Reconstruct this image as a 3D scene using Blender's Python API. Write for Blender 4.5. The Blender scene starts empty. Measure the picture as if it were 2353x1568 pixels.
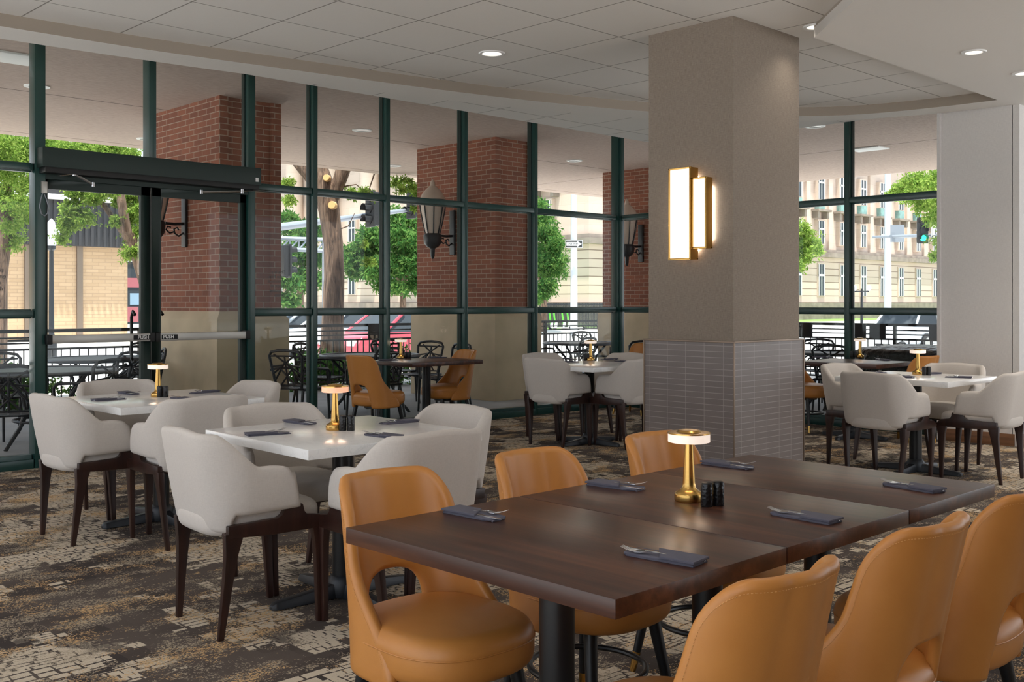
import bpy, bmesh, math, random
import numpy as np
from mathutils import Vector, Matrix
S = bpy.context.scene
COL = S.collection
PI = math.pi
random.seed(7)
rng = np.random.default_rng(7)

# ------------------------------------------------------------------ camera
TH = math.radians(46.0); F = 2400.0; CX = 1176.5; Y0 = 695.0; H = 1.35
cam_d = bpy.data.cameras.new('camera'); cam = bpy.data.objects.new('camera', cam_d); COL.objects.link(cam)
cam.location = (0, 0, H); cam.rotation_euler = (PI/2, 0, TH - PI/2)
cam_d.sensor_width = 36; cam_d.lens = F/2353*36; cam_d.shift_y = (Y0-784)/2353; cam_d.clip_end = 600; cam_d.clip_start = .05
S.camera = cam
# ------------------------------------------------------------------ world, sun, exposure
W = bpy.data.worlds.new('sky'); S.world = W; W.use_nodes = True
wn = W.node_tree; bg = wn.nodes['Background']
tc = wn.nodes.new('ShaderNodeTexCoord'); sx = wn.nodes.new('ShaderNodeSeparateXYZ'); rp = wn.nodes.new('ShaderNodeValToRGB')
wn.links.new(tc.outputs['Generated'], sx.inputs[0]); wn.links.new(sx.outputs['Z'], rp.inputs[0]); wn.links.new(rp.outputs[0], bg.inputs[0])
rp.color_ramp.elements[0].position = 0.0; rp.color_ramp.elements[0].color = (.93, .96, 1, 1)
rp.color_ramp.elements[1].position = .6; rp.color_ramp.elements[1].color = (.62, .78, 1, 1)
bg.inputs[1].default_value = 1.7
sun_d = bpy.data.lights.new('sun', 'SUN'); sun = bpy.data.objects.new('sun', sun_d); COL.objects.link(sun)
sun_d.energy = 11.0; sun_d.angle = math.radians(1.5); sun_d.color = (1, .95, .87)
sun.rotation_euler = Vector((.22, .24, -1.3)).to_track_quat('-Z', 'Y').to_euler()
vs = S.view_settings
vs.view_transform = 'Standard'; vs.look = 'None'; vs.gamma = 1; vs.use_curve_mapping = False; vs.exposure = 0.08
try: S.display_settings.display_device = 'sRGB'
except Exception: pass
S.cycles.max_bounces = 10; S.cycles.diffuse_bounces = 5; S.cycles.transparent_max_bounces = 24

# ------------------------------------------------------------------ measuring helpers (where a sight line meets a plane)
cs, sn = math.cos(TH), math.sin(TH)
def at(x, y, z):
    d = F*(H-z)/(y-Y0); r = (x-CX)/F*d
    return Vector((r*sn+d*cs, -r*cs+d*sn, z))
def on_y(x, y, Y):
    t = (x-CX)/F; s = Y/(-t*cs+sn)
    return Vector((s*(t*sn+cs), Y, H-(y-Y0)*s/F))
def on_x(x, y, X):
    t = (x-CX)/F; s = X/(t*sn+cs)
    return Vector((X, s*(-t*cs+sn), H-(y-Y0)*s/F))
def on_d(x, y, d):
    t = (x-CX)/F
    return Vector((d*(t*sn+cs), d*(-t*cs+sn), H-(y-Y0)*d/F))

# ------------------------------------------------------------------ materials
def hexc(r, g, b):
    f = lambda c: (c/255/12.92) if c/255 <= .04045 else ((c/255+.055)/1.055)**2.4
    return (f(r), f(g), f(b), 1)
class NT:
    def __init__(s, name):
        s.m = bpy.data.materials.new(name); s.m.use_nodes = True; s.t = s.m.node_tree
        s.p = s.t.nodes['Principled BSDF']; s.out = s.t.nodes['Material Output']
    def n(s, typ, **k):
        nd = s.t.nodes.new('ShaderNode'+typ)
        for a, v in k.items(): setattr(nd, a, v)
        return nd
    def l(s, a, b): s.t.links.new(a, b)
    def setp(s, **k):
        for a, v in k.items(): s.p.inputs[a.replace('_', ' ')].default_value = v
    def noise(s, vec, scale, detail=3, rough=.5, dist=0):
        n = s.n('TexNoise'); n.inputs['Scale'].default_value = scale; n.inputs['Detail'].default_value = detail
        n.inputs['Roughness'].default_value = rough; n.inputs['Distortion'].default_value = dist
        if vec is not None: s.l(vec, n.inputs['Vector'])
        return n.outputs['Fac']
    def ramp(s, fac, stops, interp='LINEAR'):
        r = s.n('ValToRGB'); r.color_ramp.interpolation = interp; e = r.color_ramp.elements
        while len(e) < len(stops): e.new(.5)
        for i, (p, c) in enumerate(stops): e[i].position = p; e[i].color = c if len(c) == 4 else (*c, 1)
        s.l(fac, r.inputs[0]); return r.outputs[0]
    def mix(s, fac, a, b, mode='MIX'):
        m = s.n('MixRGB', blend_type=mode)
        for i, v in enumerate((fac, a, b)):
            if hasattr(v, 'is_output'): s.l(v, m.inputs[i])
            else: m.inputs[i].default_value = v
        return m.outputs[0]
    def math(s, op, a, b=0.0, c=0.0):
        m = s.n('Math', operation=op)
        for i, v in enumerate((a, b, c)):
            if hasattr(v, 'is_output'): s.l(v, m.inputs[i])
            else: m.inputs[i].default_value = v
        return m.outputs[0]
    def obj(s): return s.n('TexCoord').outputs['Object']
    def pos(s): return s.n('NewGeometry').outputs['Position']
    def mapping(s, vec, scale=(1, 1, 1), loc=(0, 0, 0), rot=(0, 0, 0)):
        m = s.n('Mapping'); m.inputs['Scale'].default_value = scale; m.inputs['Location'].default_value = loc; m.inputs['Rotation'].default_value = rot
        s.l(vec, m.inputs[0]); return m.outputs[0]
    def bump(s, h, strength=.3, dist=.01):
        b = s.n('Bump'); b.inputs['Strength'].default_value = strength; b.inputs['Distance'].default_value = dist
        s.l(h, b.inputs['Height']); s.l(b.outputs[0], s.p.inputs['Normal'])
    def wall_uv(s):      # (x+y, z) on upright axis-aligned faces
        sp = s.n('SeparateXYZ'); s.l(s.pos(), sp.inputs[0]); c = s.n('CombineXYZ')
        s.l(s.math('ADD', sp.outputs[0], sp.outputs[1]), c.inputs[0]); s.l(sp.outputs[2], c.inputs[1]); return c.outputs[0]
    def brick(s, vec, w, h, mortar, c1, c2, cm, offset=.5, bias=0.0, smooth=0.1):
        b = s.n('TexBrick'); b.offset = offset; b.squash = 1
        b.inputs['Scale'].default_value = 1; b.inputs['Brick Width'].default_value = w; b.inputs['Row Height'].default_value = h
        b.inputs['Mortar Size'].default_value = mortar; b.inputs['Mortar Smooth'].default_value = smooth; b.inputs['Bias'].default_value = bias
        b.inputs['Color1'].default_value = c1; b.inputs['Color2'].default_value = c2; b.inputs['Mortar'].default_value = cm
        s.l(vec, b.inputs['Vector']); return b

def flat(name, col, rough=.5, metal=0.0, bump=None, var=0.0, vscale=8, coat=0.0, spec=.5):
    t = NT(name); t.setp(Base_Color=col, Roughness=rough, Metallic=metal)
    t.p.inputs['Specular IOR Level'].default_value = spec
    if coat: t.p.inputs['Coat Weight'].default_value = coat; t.p.inputs['Coat Roughness'].default_value = .12
    if var:
        f = t.noise(t.obj(), vscale, 4)
        a = tuple(c*(1-var) for c in col[:3])+(1,); b = tuple(min(1, c*(1+var)) for c in col[:3])+(1,)
        t.l(t.ramp(f, [(.3, a), (.7, b)]), t.p.inputs['Base Color'])
    if bump:
        t.bump(t.noise(t.obj(), bump[0], 3), bump[1], bump[2])
    return t.m

def emis(name, col, strength):
    t = NT(name); t.setp(Base_Color=col, Roughness=.4); t.p.inputs['Emission Color'].default_value = col; t.p.inputs['Emission Strength'].default_value = strength
    return t.m

M = {}
def mk_carpet():
    t = NT('carpet'); P = t.pos()
    def vnoise(scale, amp, detail=2):
        w = t.n('TexNoise'); w.inputs['Scale'].default_value = scale; w.inputs['Detail'].default_value = detail; t.l(P, w.inputs['Vector'])
        c = t.n('VectorMath', operation='SUBTRACT'); t.l(w.outputs['Color'], c.inputs[0]); c.inputs[1].default_value = (.5, .5, .5)
        m = t.n('VectorMath', operation='MULTIPLY'); t.l(c.outputs[0], m.inputs[0]); m.inputs[1].default_value = (amp, amp, 0); return m.outputs[0]
    def vadd(a, b): m = t.n('VectorMath', operation='ADD'); t.l(a, m.inputs[0]); t.l(b, m.inputs[1]); return m.outputs[0]
    q = vadd(vadd(P, vnoise(240, .010)), vnoise(5, .03))
    sp = t.n('SeparateXYZ'); t.l(q, sp.inputs[0]); X, Y = sp.outputs[0], sp.outputs[1]
    def white(w): n = t.n('TexWhiteNoise', noise_dimensions='1D'); t.l(w, n.inputs['W']); return n.outputs['Value']
    # patchwork of yarn rectangles: rows of uneven height, each cut at uneven lengths
    band = t.math('FLOOR', t.math('MULTIPLY', Y, 1/.21)); bq = white(t.math('MULTIPLY', t.math('ADD', band, t.math('MULTIPLY', t.math('FLOOR', t.math('MULTIPLY', X, 1/.31)), 5.7)), 2.3))
    rinv = t.math('ADD', 16.0, t.math('MULTIPLY', bq, 26.0)); ry = t.math('MULTIPLY', Y, rinv); row = t.math('FLOOR', ry); rfr = t.math('FRACT', ry)
    bx = t.math('FLOOR', t.math('ADD', t.math('MULTIPLY', X, 1/.27), white(band)))
    kind = white(t.math('ADD', t.math('MULTIPLY', band, 13.7), t.math('MULTIPLY', bx, 3.1)))
    ln = t.math('ADD', 8.0, t.math('MULTIPLY', kind, 20.0))
    k = t.math('ADD', t.math('MULTIPLY', X, ln), t.math('MULTIPLY', white(t.math('ADD', row, 4.7)), 5.0)); cfr = t.math('FRACT', k)
    rowline = t.math('GREATER_THAN', rfr, t.math('MULTIPLY', t.math('GREATER_THAN', white(t.math('ADD', t.math('MULTIPLY', row, 1.31), t.math('MULTIPLY', bx, 7.7))), .28), .22))
    colline = t.math('GREATER_THAN', cfr, t.math('ADD', .05, t.math('MULTIPLY', white(t.math('ADD', t.math('FLOOR', k), row)), .17)))
    block = t.math('MULTIPLY', rowline, colline)
    def blocky(sx_, sy_, seed, ns, det=3):
        s2 = t.n('SeparateXYZ'); t.l(q, s2.inputs[0]); c = t.n('CombineXYZ')
        t.l(t.math('MULTIPLY', t.math('FLOOR', t.math('MULTIPLY', s2.outputs[0], 1/sx_)), sx_), c.inputs[0])
        t.l(t.math('MULTIPLY', t.math('FLOOR', t.math('MULTIPLY', s2.outputs[1], 1/sy_)), sy_), c.inputs[1]); c.inputs[2].default_value = seed
        return t.noise(c.outputs[0], ns, det, .6)
    patch = t.math('GREATER_THAN', blocky(.052, .026, 1.7, 2.6), .525)
    grain = t.noise(P, 330, 2, .7)
    wear = t.math('GREATER_THAN', t.math('ADD', t.noise(P, 3.4, 3, .6), t.math('MULTIPLY', grain, .22)), .70)
    beige = t.math('MULTIPLY', t.math('MULTIPLY', block, patch), t.math('SUBTRACT', 1.0, t.math('MULTIPLY', wear, .85)))
    # scattered flecks in cream, taupe and gold
    vo = t.n('TexVoronoi', feature='F1'); vo.inputs['Scale'].default_value = 170; t.l(t.mapping(q, (1, 1.5, 1)), vo.inputs[0])
    vs3 = t.n('SeparateColor'); t.l(vo.outputs['Color'], vs3.inputs[0])
    def flecks(zone, chan, lo, gain, cap):
        dn = t.math('MINIMUM', t.math('MAXIMUM', t.math('MULTIPLY', t.math('SUBTRACT', zone, lo), gain), 0.0), cap)
        return t.math('LESS_THAN', vs3.outputs[chan], dn)
    z1 = t.noise(t.mapping(P, (1, 1.6, 1), (3, 7, 0)), 3.0, 6, .72); z2 = t.noise(t.mapping(P, (1, 1.6, 1), (13, 2, 0)), 2.2, 6, .70)
    base = t.mix(t.ramp(blocky(.10, .05, 5.5, 1.8, 2), [(.42, (0, 0, 0)), (.58, (1, 1, 1))]), hexc(78, 71, 68), hexc(108, 98, 91))
    base = t.mix(t.math('MULTIPLY', grain, .45), base, hexc(44, 40, 40))
    c = t.mix(beige, base, t.mix(grain, hexc(230, 216, 194), hexc(188, 174, 154)))
    c = t.mix(t.math('MULTIPLY', flecks(z1, 0, .48, 4.0, .75), .9), c, t.mix(grain, hexc(206, 190, 164), hexc(150, 136, 120)))
    c = t.mix(t.math('MULTIPLY', flecks(z2, 1, .51, 4.5, .8), .95), c, t.mix(t.noise(P, 30, 3), t.mix(grain, hexc(224, 166, 90), hexc(186, 136, 76)), hexc(222, 198, 160)))
    t.l(c, t.p.inputs['Base Color']); t.setp(Roughness=1.0); t.p.inputs['Specular IOR Level'].default_value = .08
    t.bump(t.noise(P, 420, 3, .7), .5, .006)
    return t.m
M['carpet'] = mk_carpet()

TS = .6656
def mk_tiles():
    t = NT('acoustic_ceiling'); P = t.pos()
    o = at(992, 121.9, 3.288)
    b = t.brick(t.mapping(P, loc=(-o.x+TS/2*0+TS*20, -o.y+TS*20, 0)), TS, TS, .0055, hexc(238, 235, 230), hexc(233, 231, 227), hexc(150, 146, 140), 0)
    g = t.noise(P, 90, 4, .7)
    t.l(t.mix(t.math('MULTIPLY', g, .16), b.outputs[0], hexc(190, 186, 180)), t.p.inputs['Base Color'])
    t.setp(Roughness=.95)
    h = t.math('SUBTRACT', t.math('MULTIPLY', g, .3), b.outputs['Fac'])
    t.bump(h, .5, .004)
    return t.m
M['tiles'] = mk_tiles()
M['soffit'] = flat('painted_plaster', hexc(234, 231, 226), .9, bump=(45, .25, .004))
M['fascia'] = flat('painted_fascia', hexc(158, 147, 135), .85)
def mk_linen(name, c1, c2):
    t = NT(name); u = t.wall_uv()
    a = t.noise(t.mapping(u, (30, 260, 1)), 1, 3, .6); b = t.noise(t.mapping(u, (300, 22, 1)), 1, 3, .6)
    f = t.math('MULTIPLY', t.math('ADD', a, b), .5)
    t.l(t.ramp(f, [(.36, c1), (.64, c2)]), t.p.inputs['Base Color']); t.setp(Roughness=.8)
    t.p.inputs['Specular IOR Level'].default_value = .3
    t.bump(f, .25, .002); return t.m
M['linen'] = mk_linen('woven_wallcovering_taupe', hexc(126, 114, 102), hexc(150, 138, 126))
M['linen_light'] = mk_linen('woven_wallcovering_pale', hexc(212, 209, 207), hexc(226, 223, 220))
def mk_walltile():
    t = NT('stacked_wall_tile'); u = t.wall_uv()
    b = t.brick(t.mapping(u, loc=(.05, .0, 0)), .158, .0405, .0016, hexc(124, 114, 110), hexc(116, 106, 102), hexc(166, 158, 152), 0, smooth=.0)
    n = t.noise(u, 9, 3)
    t.l(t.mix(t.math('MULTIPLY', n, .25), b.outputs[0], hexc(104, 98, 98)), t.p.inputs['Base Color'])
    t.setp(Roughness=.38); t.bump(t.math('SUBTRACT', t.math('MULTIPLY', t.noise(u, 60, 2), .1), b.outputs['Fac']), .25, .002); return t.m
M['walltile'] = mk_walltile()
def mk_brick():
    t = NT('red_brick'); u = t.wall_uv()
    b = t.brick(u, .2032, .0677, .0048, hexc(158, 96, 70), hexc(128, 78, 60), hexc(188, 168, 150), .5)
    n = t.noise(u, 14, 5, .7); w = t.noise(u, 1.2, 2)
    c = t.mix(t.math('MULTIPLY', n, .45), b.outputs[0], hexc(100, 62, 56)); c = t.mix(t.math('MULTIPLY', w, .25), c, hexc(150, 92, 66))
    t.l(c, t.p.inputs['Base Color']); t.setp(Roughness=.85)
    t.bump(t.math('SUBTRACT', t.math('MULTIPLY', n, .4), b.outputs['Fac']), .6, .008); return t.m
M['brick'] = mk_brick()
def mk_tanbrick():
    t = NT('tan_brick'); u = t.wall_uv()
    b = t.brick(u, .60, .16, .010, hexc(200, 170, 136), hexc(188, 158, 124), hexc(160, 134, 108), .5)
    n = t.noise(u, .5, 3)
    t.l(t.mix(t.math('MULTIPLY', n, .3), b.outputs[0], hexc(176, 140, 104)), t.p.inputs['Base Color']); t.setp(Roughness=.9); return t.m
M['tanbrick'] = mk_tanbrick()
def mk_stucco():
    t = NT('stucco_soffit'); P = t.pos()
    n = t.noise(t.mapping(P, (5, 16, 1)), 2.2, 6, .75, .5); n2 = t.noise(P, .5, 2)
    c = t.mix(n, hexc(150, 126, 116), hexc(232, 212, 198))
    sp = t.n('SeparateXYZ'); t.l(P, sp.inputs[0])
    # control joints cut in the stucco, parallel to the building
    def joint(o, v): return t.math('LESS_THAN', t.math('ABSOLUTE', t.math('SUBTRACT', o, v)), .012)
    ins = t.math('LESS_THAN', sp.outputs[0], 15.0)
    j = t.math('MAXIMUM', t.math('MULTIPLY', joint(sp.outputs[1], 12.12), t.math('LESS_THAN', sp.outputs[0], 14.85)), t.math('MULTIPLY', joint(sp.outputs[0], 14.85), t.math('LESS_THAN', sp.outputs[1], 14.7)))
    j = t.math('MAXIMUM', j, joint(sp.outputs[1], 15.14))
    c = t.mix(j, c, hexc(92, 76, 70))
    t.l(c, t.p.inputs['Base Color']); t.setp(Roughness=.95); t.bump(n, .5, .02); return t.m
M['stucco'] = mk_stucco()
M['limestone'] = flat('limestone_block', hexc(196, 178, 150), .85, var=.12, vscale=2.5)
M['concrete'] = flat('patio_concrete', hexc(168, 170, 172), .8, var=.12, vscale=1.6)
M['green'] = flat('dark_green_metal', hexc(30, 66, 62), .28, spec=.6)
M['green_dk'] = flat('darker_green_metal', hexc(26, 44, 40), .5)  # darker, duller green for beads, door frames and the operator box
M['alum'] = flat('brushed_aluminium', hexc(186, 184, 178), .38, .6)
M['chrome'] = flat('polished_steel', hexc(200, 200, 202), .16, 1)
M['steel'] = flat('cutlery_steel', hexc(210, 210, 212), .14, 1)
M['black'] = flat('black_metal', hexc(20, 22, 25), .35, spec=.5)
M['blackcast'] = flat('black_cast_metal', hexc(30, 33, 38), .42, bump=(160, .15, .002))
M['patio'] = flat('patio_furniture_metal', hexc(36, 38, 43), .42)
M['patio_top'] = flat('patio_table_top_metal', hexc(70, 76, 84), .35)
M['rubber'] = flat('black_plastic', hexc(14, 14, 15), .5)
M['dkboard'] = flat('black_panel', hexc(22, 22, 26), .45)
def mk_brass():
    t = NT('brushed_brass'); n = t.noise(t.mapping(t.obj(), (1, 1, 60)), 40, 3)
    t.l(t.mix(n, hexc(214, 176, 104), hexc(184, 142, 76)), t.p.inputs['Base Color']); t.setp(Roughness=.24, Metallic=1.0); return t.m
M['brass'] = mk_brass()
def mk_quartz():
    t = NT('white_quartz'); P = t.pos()
    v = t.noise(P, 5, 6, .65, 1.2); vein = t.ramp(v, [(.485, (0, 0, 0)), (.50, (1, 1, 1)), (.515, (0, 0, 0))])
    sp = t.ramp(t.noise(P, 60, 3), [(.62, (0, 0, 0)), (.72, (1, 1, 1))])
    c = t.mix(t.math('MULTIPLY', vein, .22), hexc(238, 238, 237), hexc(176, 178, 182)); c = t.mix(t.math('MULTIPLY', sp, .12), c, hexc(170, 170, 172))
    t.l(c, t.p.inputs['Base Color']); t.setp(Roughness=.16); return t.m
M['quartz'] = mk_quartz()
def mk_wood(name, c1, c2, c3, rough, sc=1.0, axis=0, coat=.0):
    t = NT(name); P = t.pos()
    s1 = [22*sc, 22*sc, 22*sc]; s1[axis] = 1.1*sc
    a = t.noise(t.mapping(P, tuple(s1)), 1, 6, .6, .3)
    s2 = [150*sc, 150*sc, 150*sc]; s2[axis] = 5*sc
    g = t.noise(t.mapping(P, tuple(s2)), 1, 3, .6)
    c = t.ramp(a, [(.30, c1), (.5, c2), (.72, c3)]); c = t.mix(t.math('MULTIPLY', g, .35), c, tuple(x*.55 for x in c1[:3])+(1,))
    t.l(c, t.p.inputs['Base Color']); t.setp(Roughness=rough); t.bump(g, .06, .001)
    if coat: t.p.inputs['Coat Weight'].default_value = coat; t.p.inputs['Coat Roughness'].default_value = .2
    return t.m
M['walnut'] = mk_wood('dark_walnut_top', hexc(42, 22, 15), hexc(70, 39, 27), hexc(108, 66, 43), .34, axis=1, coat=.08)
M['espresso'] = mk_wood('espresso_wood', hexc(34, 19, 15), hexc(50, 28, 22), hexc(66, 38, 29), .38, axis=2)
M['basewood'] = mk_wood('base_board_wood', hexc(98, 66, 42), hexc(128, 88, 58), hexc(150, 106, 72), .45, axis=1)
def mk_leather():
    t = NT('tan_leather'); o = t.obj()
    n = t.noise(o, 5, 5, .6); f = t.noise(o, 260, 3, .6)
    t.l(t.mix(n, hexc(180, 114, 50), hexc(202, 140, 72)), t.p.inputs['Base Color']); t.setp(Roughness=.40)
    t.bump(t.math('ADD', t.math('MULTIPLY', f, .25), t.math('MULTIPLY', t.noise(o, 16, 3), .5)), .12, .006); return t.m
M['leather'] = mk_leather()
def mk_fabric():
    t = NT('light_grey_upholstery'); o = t.obj()
    a = t.noise(t.mapping(o, (500, 500, 40)), 1, 2); b = t.noise(t.mapping(o, (60, 60, 700)), 1, 2)
    f = t.math('MULTIPLY', t.math('ADD', a, b), .5)
    t.l(t.ramp(f, [(.35, hexc(196, 189, 182)), (.65, hexc(206, 199, 192))]), t.p.inputs['Base Color']); t.setp(Roughness=.8)
    t.p.inputs['Specular IOR Level'].default_value = .25; t.p.inputs['Sheen Weight'].default_value = .15
    t.bump(f, .2, .0015); return t.m
M['fabric'] = mk_fabric()
M['napkin'] = flat('slate_napkin_cloth', hexc(88, 87, 100), .9, bump=(380, .3, .002))
def mk_shaker():
    t = NT('black_glazed_shaker'); t.setp(Base_Color=hexc(16, 16, 18), Roughness=.3)
    v = t.n('TexVoronoi', feature='F1'); v.inputs['Scale'].default_value = 120; t.l(t.obj(), v.inputs[0]); t.bump(v.outputs['Distance'], .5, .003); return t.m
M['shaker'] = mk_shaker()
M['thread'] = flat('stitching_thread', hexc(206, 152, 92), .8)
M['shade_glow'] = emis('lamp_diffuser_glow', (1, .84, .72, 1), .5)
M['shade_warm'] = emis('lamp_diffuser_amber', (1, .50, .32, 1), .5)
M['sconce_glow'] = emis('sconce_diffuser_glow', (1, .86, .68, 1), 1.0)
M['back_glow'] = emis('sconce_back_glow', (1, .88, .74, 1), 16)
M['can_glow'] = emis('downlight_lens', (1, .93, .82, 1), 1.6)
M['green_light'] = emis('signal_green_lens', (.02, .9, .45, 1), 2.0)
M['white_paint'] = flat('white_paint', hexc(236, 236, 234), .5)
M['trim_bronze'] = flat('satin_bronze_trim', hexc(128, 112, 98), .4, .7)
M['galv'] = flat('galvanised_steel', hexc(140, 146, 154), .45, .3)
M['pole'] = flat('pale_pole_paint', hexc(186, 190, 196), .5)
M['milk'] = flat('milky_lantern_glass', hexc(206, 190, 176), .35)
M['acorn'] = flat('white_lamp_globe', hexc(238, 242, 246), .3)
def mk_glass():
    t = NT('window_glass'); t.t.nodes.remove(t.p)
    tr = t.n('BsdfTransparent'); tr.inputs[0].default_value = (.95, .97, .96, 1); gl = t.n('BsdfGlossy'); gl.inputs['Roughness'].default_value = .0; gl.inputs[0].default_value = (.9, .95, 1, 1)
    g = t.n('NewGeometry'); dp = t.n('VectorMath', operation='DOT_PRODUCT'); t.l(g.outputs['Normal'], dp.inputs[0]); t.l(g.outputs['Incoming'], dp.inputs[1])
    fr = t.math('ADD', t.math('MULTIPLY', t.math('POWER', t.math('SUBTRACT', 1.0, t.math('ABSOLUTE', dp.outputs['Value'])), 5.0), .4), .010)
    mx = t.n('MixShader'); t.l(fr, mx.inputs[0]); t.l(tr.outputs[0], mx.inputs[1]); t.l(gl.outputs[0], mx.inputs[2]); t.l(mx.outputs[0], t.out.inputs[0]); return t.m
M['glass'] = mk_glass()
def mk_leaf(name, c1, c2, c3):
    t = NT(name); t.t.nodes.remove(t.p)
    r = t.n('NewGeometry').outputs['Random Per Island']
    c = t.ramp(r, [(0, c1), (.5, c2), (1, c3)])
    d = t.n('BsdfDiffuse'); tl = t.n('BsdfTranslucent'); t.l(c, d.inputs[0]); t.l(c, tl.inputs[0])
    mx = t.n('MixShader'); mx.inputs[0].default_value = .45; t.l(d.outputs[0], mx.inputs[1]); t.l(tl.outputs[0], mx.inputs[2]); t.l(mx.outputs[0], t.out.inputs[0]); return t.m
M['leaf_lime'] = mk_leaf('honey_locust_leaf', hexc(92, 126, 52), hexc(124, 152, 66), hexc(160, 178, 92))
M['leaf_green'] = mk_leaf('green_leaf', hexc(56, 98, 50), hexc(84, 124, 62), hexc(120, 150, 80))
M['leaf_dark'] = mk_leaf('shrub_leaf', hexc(58, 100, 54), hexc(92, 136, 70), hexc(130, 160, 90))
def mk_bark():
    t = NT('tree_bark'); P = t.obj(); n = t.noise(t.mapping(P, (12, 12, 1.6)), 1.6, 6, .7, .8)
    t.l(t.ramp(n, [(.35, hexc(74, 56, 46)), (.65, hexc(158, 130, 110))]), t.p.inputs['Base Color']); t.setp(Roughness=.95); t.bump(n, 1.0, .05); return t.m
M['bark'] = mk_bark()
M['cutwood'] = flat('fresh_cut_wood', hexc(222, 178, 120), .8)
M['asphalt'] = flat('asphalt_road', hexc(204, 203, 202), .9, var=.06, vscale=1)
M['sidewalk'] = flat('sidewalk_concrete', hexc(214, 208, 198), .9, var=.05, vscale=2)
M['grass'] = flat('lawn_grass', hexc(110, 150, 70), .95, var=.25, vscale=20)
def mk_court(rust):
    t = NT('courthouse_stone_rusticated' if rust else 'courthouse_stone'); u = t.wall_uv()
    if rust: b = t.brick(u, 400, .66, .035, hexc(204, 184, 170), hexc(204, 184, 170), hexc(118, 98, 86), .5, smooth=.0)
    else: b = t.brick(u, 1.6, .8, .006, hexc(206, 186, 172), hexc(196, 177, 163), hexc(168, 150, 138), .5)
    n = t.noise(u, .6, 4); c = t.mix(t.math('MULTIPLY', n, .3), b.outputs[0], hexc(180, 160, 146)); t.l(c, t.p.inputs['Base Color']); t.setp(Roughness=.9)
    t.p.inputs['Specular IOR Level'].default_value = .1
    return t.m
M['court_r'] = mk_court(True); M['court'] = mk_court(False)
M['court_dk'] = flat('weathered_stone', hexc(140, 128, 118), .95, var=.2, vscale=1.5, spec=.1)
M['verdigris'] = flat('verdigris_panel', hexc(124, 158, 152), .7, var=.2, vscale=3)
M['pane_dk'] = flat('far_window_glass', hexc(62, 68, 74), .6, spec=.15)
M['ribmetal'] = flat('dark_ribbed_metal', hexc(44, 42, 44), .6)
M['red'] = flat('red_paint', hexc(170, 60, 74), .35, coat=.5)
M['carwhite'] = flat('white_car_paint', hexc(226, 228, 230), .3, coat=.5)
M['sage'] = flat('silver_car_paint', hexc(170, 176, 180), .3, coat=.5)
M['lime'] = flat('lime_green_paint', hexc(96, 206, 60), .45)
M['poster_r'] = flat('poster_red', hexc(168, 96, 104), .5); M['poster_b'] = flat('poster_blue', hexc(136, 164, 186), .5); M['ink'] = flat('black_ink', hexc(18, 18, 18), .6)
M['decal'] = flat('window_lettering', hexc(40, 36, 24), .6)
M['tarp'] = flat('black_plastic_tarp', hexc(9, 9, 11), .3, bump=(9, 1.0, .06))
M['orange'] = flat('orange_paper', hexc(220, 120, 50), .6)

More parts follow.
